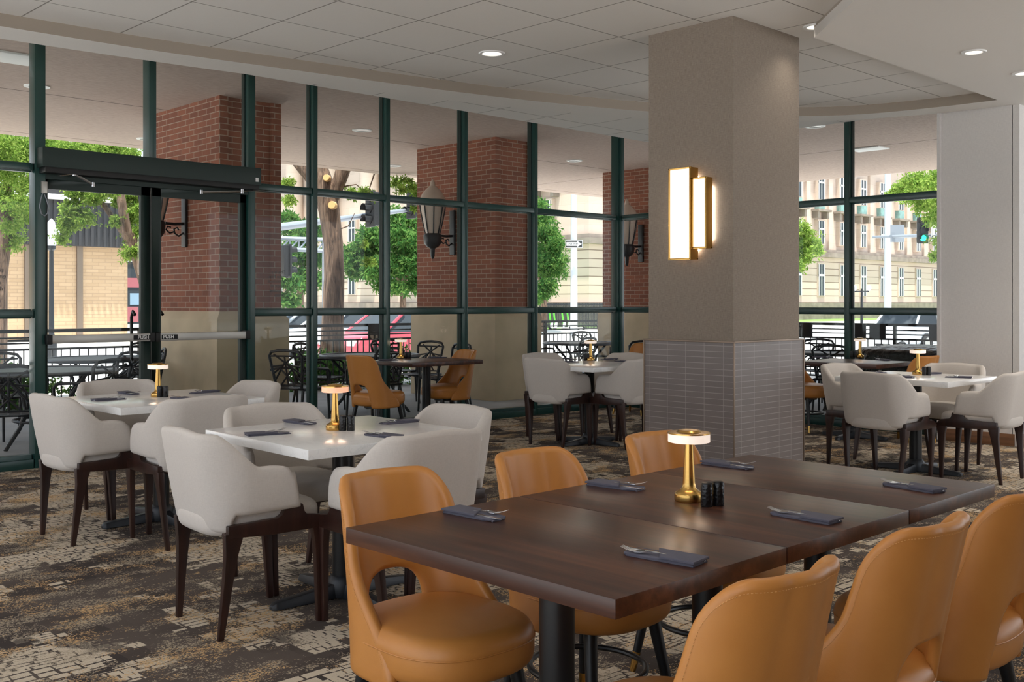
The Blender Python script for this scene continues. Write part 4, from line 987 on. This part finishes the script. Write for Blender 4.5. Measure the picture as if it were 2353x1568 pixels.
# courthouse
XC, YC = 58.2, 52.0
t = thing('courthouse', 'pale stone courthouse filling the background across the street', 'building', (XC, YC, ZG))
HB = 19.0; z1_ = 6.0
MB().box(0, 0, 1.6, 95, 60, z1_).build('rusticated_wall', 'court_r', t, smooth=0)
MB().box(.3, .3, z1_+.5, 95, 60, HB).build('upper_wall', 'court', t, smooth=0)
MB().box(-.5, -.5, 0, 95, 60, 1.6).build('plinth', 'court_dk', t, smooth=0)
MB().box(-.45, -.45, z1_, 95, 60, z1_+.45).box(-.25, -.25, z1_+.45, 95, 60, z1_+.75).build('belt_cornice', 'court_dk', t, smooth=0)
MB().box(-1.0, -1.0, HB, 95, 60, HB+.8).build('roof_cornice', 'court', t, smooth=0)
def cwin(x, z0, z1, w, face, sill=None, panel=False, hood=False):
    def b(m, a0, a1, zz0, zz1, d0, d1): return m.box(a0, d0, zz0, a1, d1, zz1) if face == 'y' else m.box(d0, a0, zz0, d1, a1, zz1)
    m = MB(); b(m, x-w/2-.14, x+w/2+.14, z0-.1, z1+.14, -.10, .4); fr = m.build('window', 'court', t, smooth=0)
    b(MB(), x-w/2, x+w/2, z0, z1, -.13, .4).build('pane', 'pane_dk', fr, smooth=0)
    m = MB(); b(m, x-w/2, x+w/2, z0+(z1-z0)*.62, z0+(z1-z0)*.68, -.17, .4); b(m, x-.04, x+.04, z0, z1, -.16, .4); b(m, x-w/2, x-w/2+.07, z0, z1, -.16, .4); b(m, x+w/2-.07, x+w/2, z0, z1, -.16, .4); m.build('glazing_bar', 'white_paint', fr, smooth=0)
    if sill: b(MB(), x-w/2-.5, x+w/2+.5, z0-.25, z0-.1, -.35, .4).build('sill', 'court_dk', t, smooth=0)
    if panel: b(MB(), x-w/2, x+w/2, z0-.95, z0-.1, -.18, .4).build('verdigris_panel', 'verdigris', t, smooth=0)
    if hood:
        m = MB(); b(m, x-w/2-.75, x+w/2+.75, z1+.9, z1+1.1, -.55, .4); b(m, x-w/2-.55, x-w/2-.2, z1+.25, z1+.9, -.35, .4); b(m, x+w/2+.2, x+w/2+.55, z1+.25, z1+.9, -.35, .4); m.build('window_hood', 'court_dk', t, smooth=0)
for i in range(17):
    x = 4.2+i*4.19
    cwin(x, 2.3, 5.3, 1.05, 'y'); cwin(x, 7.3, 9.5, 1.0, 'y', hood=True); cwin(x, 11.6, 14.1, 1.1, 'y', panel=True)
    m = MB().box(x+1.75, .05, z1_+.7, x+2.45, .5, HB).build('pilaster', 'court', t, smooth=0)
for i in range(8):
    y = 4.5+i*6.4
    if 2 <= i <= 6: 
        cwin(y, 2.4, 5.3, 1.1, 'x'); cwin(y, 7.4, 9.4, 1.1, 'x')
        MB().lathe([(1.15, z1_+.5), (1.15, z1_+1.2), (.95, z1_+1.4), (.80, HB-1.2), (1.05, HB-.5), (1.1, HB)], 24, (-.4, y+3.2, 0)).build('giant_column', 'court', t, smooth=30)
    else: cwin(y, 2.4, 5.3, 1.1, 'x'); cwin(y, 7.4, 9.5, 1.2, 'x', hood=True); cwin(y, 11.8, 14.2, 1.1, 'x')
# tan brick building on the left
YB = 48; xr = on_y(293, 0, YB).x; zt_ = on_y(0, 441, YB).z; zb_ = on_y(0, 560, YB).z
t = thing('brick_building', 'low tan brick building with a dark ribbed metal band, seen through the left door', 'building', (xr, YB, ZG))
MB().box(-60, 0, 0, 0, 18, zb_-ZG).build('brick_wall', 'tanbrick', t, smooth=0)
m = MB().box(-60.3, -.5, zb_-ZG, .6, 18.5, zt_-ZG)
for k_ in range(110): m.box(.3-k_*.28, -.58, zb_-ZG, .42-k_*.28, -.5, zt_-ZG-.25)
m.build('ribbed_metal_band', 'ribmetal', t, smooth=0)
MB().box(-60.5, -.8, zt_-ZG-.22, .8, 19, zt_-ZG).build('white_parapet_edge', 'white_paint', t, smooth=0); MB().box(-60.5, -.7, zt_-ZG, .8, 19, zt_-ZG+.3).build('dark_coping', 'ribmetal', t, smooth=0)
for px_ in (62, 182): p = on_y(px_, 0, YB); MB().box(p.x-xr-.13, -.10, 0, p.x-xr+.13, 0, zb_-ZG).build('downpipe', 'trim_bronze', t, smooth=0)
t = thing('shop_front', 'white shop front with red and blue posters right of the brick building', 'building', (xr+1.0, YB+5, ZG))
MB().box(0, 0, 0, 6.5, 10, 7.0).build('wall', 'white_paint', t, smooth=0)
MB().box(.05, -.06, .5, 5.8, 0, 3.6).build('window', 'pane_dk', t, smooth=0); MB().box(0, -.10, 3.6, 6.5, 0, 3.75).build('fascia_bar', 'ribmetal', t, smooth=0)
for i, (x_, z_, w_, h_, mt) in enumerate(((.3, 3.05, .7, .4, 'poster_r'), (.2, 2.4, 1.6, .5, 'poster_r'), (.2, 1.4, .9, .8, 'white_paint'), (1.3, 1.5, .5, .6, 'poster_b'), (.2, .7, .8, .5, 'poster_b'), (1.15, .6, .6, .8, 'poster_r'))): MB().box(x_, -.09, z_, x_+w_, -.06, z_+h_).build('poster', mt, t, smooth=0)
p = on_y(-60, 0, 69); t = thing('pale_building', 'pale multi-storey building beyond the brick building', 'building', (p.x, 69, ZG))
MB().box(-30, 0, 0, on_y(125, 0, 69).x-p.x, 12, on_y(60, 372, 69).z-ZG).build('wall', 'white_paint', t, smooth=0)
for i in range(6): MB().box(.5+i*3.0, -.06, 6.9, 1.6+i*3.0, 0, 8.7).build('window', 'pane_dk', t, smooth=0)
# street furniture
def acorn(px_, py_top, d, label, zh, r=.24):
    p = on_d(px_, py_top, d); t = thing('street_lamp', label, 'street lamp', (p.x, p.y, ZG)); h_ = p.z-ZG
    MB().lathe([(.16, 0), (.16, .5), (.08, .7), (.06, h_-.95), (.12, h_-.90), (.13, h_-.80)], 14).build('post', 'black', t)
    MB().lathe([(.12, h_-.80), (.19, h_-.62), (r, h_-.40), (.20, h_-.24), (.11, h_-.18), (.10, h_-.10), (.02, h_)], 18).build('lamp_globe', 'acorn', t)
acorn(118, 503, 31, 'black street lamp post with a white acorn globe behind the left door', 0)
p = on_d(1980, 664, 62); t = thing('street_lamp', 'small black twin-globe street lamp in front of the courthouse', 'street lamp', (p.x, p.y, ZG)); h_ = p.z-ZG
MB().lathe([(.15, 0), (.09, .4), (.06, h_)], 10).tube([(-.3, .3, h_-.15), (.3, -.3, h_-.15)], .04, 6).build('post', 'black', t)
for s_ in (-1, 1): MB().lathe([(.05, -.12), (.14, 0), (.13, .14), (.03, .22)], 12, (-.3*s_, .3*s_, h_)).build('lamp_globe', 'acorn', t)
def signal(p, rz, label, lit=False, scale=1.0):
    t = thing('traffic_signal', label, 'traffic light', p, rz, 'traffic signals hung on mast arms')
    MB().box(-.05, -.23, -.55, .02, .23, .55).build('backplate', 'rubber', t, bevel=.03); MB().box(0, -.17, -.5, .2, .17, .5).build('housing', 'rubber', t, bevel=.02)
    for k_, z in enumerate((.33, 0, -.33)):
        MB().lathe([(.135, .02), (.135, .0)], 18, mat=Matrix.Translation((-.055, 0, z)) @ Matrix.Rotation(-PI/2, 4, 'Y')).build('lens', 'green_light' if (lit and k_ == 2) else ('dkboard'), t)
        v = MB(); n = 14; rr = [[(x, .15*math.cos(PI*j/n*1.2-.3), z+.15*math.sin(PI*j/n*1.2-.3)) for j in range(n+1)] for x in (-.05, -.28)]; v.loft(rr, False, False); v.build('visor', 'rubber', t)
def mast(path, r, label):
    o = MB().tube(path, r, 10).build('mast_arm', 'galv'); tag(o, label, 'mast arm')
# first arm with two signals
a, b = on_d(560, 533, 27), on_d(938, 483, 33); a2 = on_d(500, 541, 26)
mast([(a2.x, a2.y, ZG), a2, a, b], [.16, .13, .12, .06], 'grey mast arm rising to the right behind the big tree trunk')
signal(on_d(852, 480, 31), math.atan2(-b.y, -b.x)+2.2, 'traffic signal left of the mullion on the grey mast arm'); signal(on_d(946, 463, 33), math.atan2(-b.y, -b.x)+2.2, 'traffic signal at the tip of the grey mast arm by the brick pillar')
# truss arm
A0, A1 = on_d(560, 545, 34), on_d(748, 551, 35); B0, B1 = on_d(560, 568, 34), on_d(748, 577, 35)
m = MB().tube([A0, A1], .07, 8).tube([B0, B1], .07, 8); N_ = 9
for i in range(N_): m.tube([B0.lerp(B1, i/N_), A0.lerp(A1, (i+1)/N_)], .03, 6).tube([A0.lerp(A1, (i+1)/N_), B0.lerp(B1, (i+1)/N_)], .03, 6)
m.tube([A1, (A1.x, A1.y, ZG)], .12, 10)
tag(m.build('truss_arm', 'galv'), 'grey truss signal arm between the first pillar and the tree', 'mast arm')
signal(on_d(661, 600, 34), math.atan2(-1, -1)-.9, 'traffic signal under the truss arm by the first pillar')
# right mast
p = on_d(2040, 700, 50); o = MB().tube([(p.x, p.y, ZG), (p.x, p.y, 14)], [.17, .12], 12).build('light_pole', 'pole'); tag(o, 'tall white pole in front of the courthouse at the right', 'pole')
a, b = on_d(2006, 545, 46), on_d(2320, 535, 40); mast([a, b, (b.x, b.y, ZG)], [.06, .10, .14], 'thin mast arm carrying the green signal at the right')
q = on_d(2117, 530, 43.5); signal(Vector((q.x-.1, q.y-.1, q.z)), TH, 'traffic signal showing green at the right window', True)
def sign(name, p, rz, w_, h_, label, draw, back='white_paint'):
    t = thing(name, label, 'sign', p, rz); MB().box(-w_/2, 0, -h_/2, w_/2, .02, h_/2).build('panel', back, t, bevel=.005); draw(t); return t
def d_only(t):
    o = text_mesh('ONLY', .24, 'ink', 'only_text', t, bold=.006); o.rotation_euler = (PI/2, 0, 0); o.location = (0, -.006, -.27)
    m = MB().tube([(-.16, -.01, -.12), (-.16, -.01, .04), (-.10, -.01, .17), (.0, -.01, .21), (.06, -.01, .21)], .035, 6, flat_=.3); m.prism([(.04, .08), (.24, .21), (.04, .34)], -.012, -.004, 'y'); m.build('turn_arrow', 'ink', t)
    m = MB(); w_, h_ = .30, .37
    for a_, b_, c_, d_ in ((-w_, -h_, w_, -h_+.012), (-w_, h_-.012, w_, h_), (-w_, -h_, -w_+.012, h_), (w_-.012, -h_, w_, h_)): m.box(a_, -.006, b_, c_, -.001, d_)
    m.build('border', 'ink', t)
sign('turn_sign', on_d(2158, 531, 43), TH-PI/2, .66, .80, 'white right-turn ONLY sign beside the green traffic signal', d_only)
t = thing('blank_sign', 'blank back of a road sign on the thin mast arm', 'sign', on_d(2062, 537, 45), TH-PI/2); MB().box(-.30, 0, -.37, .30, .02, .37).build('panel', 'galv', t)
p = on_d(1319, 560, 56); o = MB().tube([(p.x+.1, p.y+.1, ZG), (p.x+.1, p.y+.1, 8.6)], [.2, .16], 12).build('sign_pole', 'pole'); tag(o, 'white pole carrying the one-way sign', 'pole')
def d_ow(t):
    m = MB().prism([(-.40, -.095), (.16, -.095), (.16, -.16), (.41, 0), (.16, .16), (.16, .095), (-.40, .095)], -.010, -.001, 'y'); m.build('arrow', 'white_paint', t)
    o = text_mesh('ONE WAY', .125, 'ink', 'one_way_text', t, bold=.004); o.rotation_euler = (PI/2, 0, 0); o.location = (-.06, -.013, 0)
    m = MB(); w_, h_ = .45, .20
    for a_, b_, c_, d_ in ((-w_, -h_, w_, -h_+.015), (-w_, h_-.015, w_, h_), (-w_, -h_, -w_+.015, h_), (w_-.015, -h_, w_, h_)): m.box(a_, -.006, b_, c_, -.001, d_)
    m.build('border', 'white_paint', t)
sign('one_way_sign', on_d(1319, 561, 55.6), TH-PI/2, .92, .42, 'black and white ONE WAY arrow sign on the white pole', d_ow, 'ink')
# scooters
for i, px_ in enumerate((1267, 1277, 1296, 1308)):
    p = on_d(px_, 748, 62); t = thing('kick_scooter', '%s green and white electric scooter parked across the street' % ('leftmost', 'second', 'third', 'rightmost')[i], 'scooter', (p.x, p.y, ZG-.02), -.9, 'green scooters parked across the street')
    MB().tube([(0, 0, .15), (-.12, 0, 1.05)], .05, 8).build('stem', 'lime', t); MB().tube([(-.12, -.22, 1.07), (-.12, .22, 1.07)], .025, 8).build('handlebar', 'rubber', t)
    MB().box(0, -.09, .10, .8, .09, .17).tube([(.0, 0, .16), (.03, 0, .45)], .09, 8).build('deck', 'white_paint', t, bevel=.02)
    for x_ in (-.05, .85): MB().lathe([(.11, -.03), (.11, .03)], 14, mat=Matrix.Translation((x_, 0, .11)) @ Matrix.Rotation(PI/2, 4, 'X')).build('wheel', 'rubber', t)
# courthouse yard fence
m = MB(); p0, p1 = on_d(1240, 0, 66), on_d(1420, 0, 62)
for i in range(70): q = p0.lerp(p1, i/70); m.box(q.x-.02, q.y-.02, ZG, q.x+.02, q.y+.02, ZG+1.6)
m.tube([(p0.x, p0.y, ZG+1.5), (p1.x, p1.y, ZG+1.5)], .04, 4).tube([(p0.x, p0.y, ZG+.2), (p1.x, p1.y, ZG+.2)], .04, 4); tag(m.build('iron_fence', 'black'), 'black iron fence in front of the courthouse lawn', 'fence')
# cars
def car(p, rz, paint, label):
    t = thing('car', label, 'car', (p.x, p.y, ZG-.12), rz, None)
    lo = [(-2.25, .30), (-2.3, .62), (-2.1, .86), (-1.3, .95), (1.55, .96), (2.15, .90), (2.3, .6), (2.25, .28)]
    MB().prism(lo, -.86, .86, 'y').build('body', paint, t, bevel=.09, seg=3, smooth=50)
    cab = [[(-1.35, -.80, .93), (1.95, -.80, .93), (1.95, .80, .93), (-1.35, .80, .93)], [(-.55, -.66, 1.46), (1.45, -.66, 1.46), (1.45, .66, 1.46), (-.55, .66, 1.46)]]
    MB().loft(cab).build('glasshouse', 'pane_dk', t, bevel=.04); MB().box(-.58, -.68, 1.43, 1.48, .68, 1.50).build('roof', paint, t, bevel=.03)
    m = MB()
    for x_, x2 in ((-1.35, -.55), (.45, .45), (1.95, 1.45)):
        for s_ in (-1, 1): m.tube([(x_, s_*.81, .93), (x2, s_*.675, 1.47)], .045, 6)
    m.build('window_pillars', paint, t)
    for x_ in (-1.4, 1.4):
        for y_ in (-.82, .82): 
            wl = MB().lathe([(.33, -.11), (.33, .11)], 24, mat=Matrix.Translation((x_, y_, .33)) @ Matrix.Rotation(PI/2, 4, 'X')).build('wheel', 'rubber', t); MB().lathe([(.19, -.12), (.19, .12)], 14, mat=Matrix.Translation((x_, y_, .33)) @ Matrix.Rotation(PI/2, 4, 'X')).build('hub', 'alum', wl)
    MB().box(-2.3, -.75, .62, -2.2, -.45, .76).box(-2.3, .45, .62, -2.2, .75, .76).build('headlights', 'acorn', t, bevel=.01)
car(on_d(925, 0, 29), .05, 'red', 'red car passing behind the railing left of the middle pillar'); car(on_d(700, 0, 36), 0.0, 'sage', 'silver car behind the railing at the big tree'); car(on_d(2125, 0, 38), PI-.1, 'carwhite', 'white car on the street at the right window'); car(on_d(800, 0, 33.5), .05, 'carwhite', 'white car passing behind the tree trunk')
# ================================================================== TREES
def leaves(clusters, n, size, elong=2.8, droop=.3):
    vs_, fs = [], []; tot = sum(c[1]**2 for c in clusters)
    for (c, r) in clusters:
        k = max(40, int(n*r*r/tot)); d = rng.normal(size=(k, 3)); d /= np.linalg.norm(d, axis=1)[:, None]
        rad = r*rng.uniform(.25, 1.05, k)**.6; P = np.array(c)+d*rad[:, None]*np.array([1, 1, .8])
        # bunch the leaves into sprays
        kk = max(4, k//14); ctr = np.array(c)+rng.normal(size=(kk, 3))*r*np.array([.52, .52, .40]); P = ctr[rng.integers(0, kk, k)]+rng.normal(size=(k, 3))*r*np.array([.17, .17, .10])
        u = rng.normal(size=(k, 3)); u[:, 2] -= droop*1.5; u /= np.linalg.norm(u, axis=1)[:, None]; w_ = rng.normal(size=(k, 3)); w_ -= (w_*u).sum(1)[:, None]*u; w_ /= np.linalg.norm(w_, axis=1)[:, None]
        s_ = size*rng.uniform(.6, 1.3, k)[:, None]; o = len(vs_)
        q = np.stack([P, P+u*s_*.5+w_*s_*.5/elong, P+u*s_, P+u*s_*.5-w_*s_*.5/elong], 1).reshape(-1, 3); vs_ += q.tolist(); fs += [(o+4*i, o+4*i+1, o+4*i+2, o+4*i+3) for i in range(k)]
    m = MB(); m.v = vs_; m.f = fs; return m
def fast_build(m, name, mat, parent):
    me = bpy.data.meshes.new(name); me.from_pydata(m.v, [], m.f); me.materials.append(M[mat]); o = bpy.data.objects.new(name, me); COL.objects.link(o); o.parent = parent; return o
def tree(base, trunk, clusters, n, size, mat, label, group=None, extra=None):
    # trunk: list of (path, radii); clusters: list of (centre, radius), world coordinates
    t = thing('street_tree', label, 'tree', base, 0, group); inv = Vector(base)
    m = MB()
    for path, rad in trunk:
        pts = [Vector(p)-inv for p in path]; sp = []; rr = []
        for i in range(len(pts)-1):
            for k_ in range(5): u = k_/5; sp.append(pts[i].lerp(pts[i+1], smooth(u)*.3+u*.7)); rr.append(rad[i]*(1-u)+rad[i+1]*u)
        sp.append(pts[-1]); rr.append(rad[-1]); m.tube(sp, rr, 12)
    m.build('trunk', 'bark', t, smooth=60)
    fast_build(leaves([((Vector(c)-inv), r) for c, r in clusters], n, size), 'foliage', mat, t)
    return t
def C_(d, lst): return [(on_d(x+random.uniform(-4, 4), y, d+random.uniform(-1, 1)*dd), r*d/F) for x, y, r in lst for dd in (.0, 1.6)]
d = 19
tr = [([on_d(-10, 860, d), on_d(-6, 640, d), on_d(12, 520, d), on_d(10, 450, d+.3), on_d(40, 380, d)], [.2, .17, .14, .10, .04]), ([on_d(12, 530, d), on_d(45, 450, d+.5), on_d(75, 380, d+.6)], [.08, .05, .03])]
tree((on_d(-10, 0, d).x, on_d(-10, 0, d).y, ZG), tr, C_(d, [(15, 335, 42), (60, 350, 36), (-20, 380, 50), (30, 400, 26), (110, 335, 34), (160, 345, 34), (-10, 450, 40), (45, 470, 28), (30, 520, 20), (55, 495, 24), (30, 555, 22), (205, 340, 30), (60, 425, 24)]), 34000, .068, 'leaf_lime', 'light green honey locust at the far left edge', 'honey locusts along the patio railing')
d = 18
tr = [([on_d(372, 860, d), on_d(350, 680, d), on_d(318, 590, d), on_d(290, 530, d-.2), on_d(277, 450, d-.3), on_d(268, 370, d)], [.2, .16, .12, .09, .07, .04]), ([on_d(300, 560, d), on_d(252, 490, d+.3), on_d(222, 450, d+.3), on_d(180, 400, d)], [.06, .05, .04, .03])]
tree((on_d(372, 0, d).x, on_d(372, 0, d).y, ZG), tr, C_(d, [(165, 480, 20), (190, 500, 20), (150, 520, 18), (140, 550, 13), (215, 452, 20), (250, 436, 18), (275, 462, 16), (312, 452, 22), (300, 500, 16), (318, 540, 22), (272, 510, 14), (298, 580, 16), (175, 440, 20), (250, 345, 26), (290, 355, 22), (322, 480, 16)]), 26000, .066, 'leaf_lime', 'honey locust with drooping sprays seen through the left door', 'honey locusts along the patio railing')
d = 19.1
tr = [([on_d(763, 870, d), on_d(764, 760, d), on_d(768, 640, d), on_d(766, 560, d), on_d(757, 490, d), on_d(748, 440, d), on_d(740, 390, d), on_d(730, 330, d)], [.25, .205, .185, .175, .19, .20, .12, .10]), ([on_d(752, 470, d), on_d(716, 410, d), on_d(688, 375, d), on_d(650, 320, d)], [.14, .12, .12, .09]), ([on_d(762, 460, d), on_d(782, 410, d), on_d(795, 370, d), on_d(810, 300, d)], [.12, .13, .14, .10]),
      ([on_d(785, 430, d), on_d(818, 424, d), on_d(838, 440, d)], [.015, .010, .006]), ([on_d(860, 400, d), on_d(850, 430, d), on_d(845, 460, d)], [.015, .01, .005]), ([on_d(770, 530, d), on_d(800, 520, d), on_d(815, 490, d)], [.015, .01, .005])]
bt = tree((on_d(763, 0, d).x, on_d(763, 0, d).y, ZG), tr, C_(d, [(805, 440, 12), (835, 440, 12), (855, 450, 10), (815, 452, 8), (912, 420, 14), (925, 440, 12), (950, 430, 14), (960, 450, 12), (955, 480, 9), (935, 415, 10), (665, 460, 16), (660, 420, 14), (850, 600, 12), (838, 560, 9)]), 5000, .065, 'leaf_lime', 'big forked tree trunk standing behind the railing left of centre', 'honey locusts along the patio railing')
for x_, y_, r_ in ((750, 409, .055), (763, 472, .065)):
    p = on_d(x_, y_, d-.2)-Vector(bt.location); dn = Vector((-cs, -sn, .1)).normalized(); m = MB().tube([p+Vector((cs, sn, 0))*.1, p, p+dn*.04], [r_*1.25, r_*1.15, r_], 14); m.build('pruned_stub', 'cutwood', bt, smooth=40)
GT = 'leafy street trees across the road'
def far_tree(px_, d, cl, n, size, mat, label, r=.18, py=720):
    b = on_d(px_, 0, d); b.z = ZG; top = on_d(px_+3, 560, d)
    br = [([b, on_d(px_, 660, d), on_d(px_+2, 620, d), top], [r, r*.8, r*.6, r*.3]), ([on_d(px_, 660, d), on_d(px_-22, 620, d)], [r*.6, r*.3]), ([on_d(px_, 655, d), on_d(px_+22, 615, d)], [r*.6, r*.3])]
    tree(tuple(b), br, [(on_d(x, y, d+random.uniform(-2, 2)), rr*d/F) for x, y, rr in cl for _ in (0, 1)], n, size, mat, label, GT)
far_tree(926, 50, [(820, 580, 30), (860, 560, 34), (905, 540, 34), (945, 545, 30), (965, 600, 30), (925, 600, 38), (875, 620, 34), (825, 620, 26), (900, 500, 24), (950, 500, 22), (960, 650, 22), (890, 655, 22), (850, 540, 22), (800, 600, 14), (925, 660, 18)], 24000, .24, 'leaf_green', 'round green tree between the big trunk and the middle pillar')
far_tree(690, 47, [(675, 520, 24), (700, 540, 28), (730, 520, 18), (670, 580, 30), (720, 590, 26), (690, 640, 30), (735, 640, 16), (660, 640, 24), (745, 600, 12), (665, 690, 20), (660, 500, 16)], 16000, .23, 'leaf_green', 'green tree behind the truss arm by the first pillar')
far_tree(1250, 58, [(1240, 470, 16), (1245, 500, 22), (1255, 540, 28), (1262, 580, 30), (1265, 620, 28), (1255, 660, 22), (1235, 600, 26), (1280, 600, 16), (1280, 560, 14), (1240, 680, 16)], 16000, .24, 'leaf_green', 'upright green tree left of the one-way sign')
far_tree(1790, 48, [(1840, 530, 24), (1860, 560, 20), (1845, 590, 22), (1825, 560, 26), (1875, 575, 12), (1830, 610, 16)], 9000, .18, 'leaf_lime', 'bright green tree emerging beside the taupe column')
far_tree(2215, 36, [(2150, 420, 30), (2110, 420, 26), (2075, 430, 20), (2160, 460, 28), (2120, 470, 20), (2170, 500, 24), (2145, 500, 16), (2165, 560, 18), (2150, 590, 12), (2090, 450, 18), (2200, 480, 40), (2055, 440, 12)], 17000, .14, 'leaf_lime', 'feathery green tree above the green traffic signal')
def shrub(p, r, h_, label, n=1500):
    t = thing('shrub', label, 'shrub', (p.x, p.y, ZP-.1), 0, 'low shrubs outside the railing')
    fast_build(leaves([((random.uniform(-r, r), random.uniform(-.2, .2), h_*random.uniform(.3, .8)), h_*.45) for _ in range(5)], n, .07, 1.6), 'foliage', 'leaf_dark', t)
    m = MB()
    for _ in range(5): x_ = random.uniform(-r, r)*.6; m.tube([(x_*.3, 0, 0), (x_, 0, h_*.7)], [.012, .005], 5)
    m.build('stems', 'bark', t)
for px_, Y, lb in ((690, 14.3, 'low shrub behind the railing right of the first pillar'), (760, 14.3, 'low shrub at the foot of the big trunk'), (815, 14.3, 'low shrub under the black railing board'), (890, 14.3, 'low shrub left of the middle pillar'), (100, 14.3, 'low shrub outside the left door'), (30, 14.3, 'low shrub at the far left below the railing')): shrub(oy(px_, Y), .5, .62, lb)
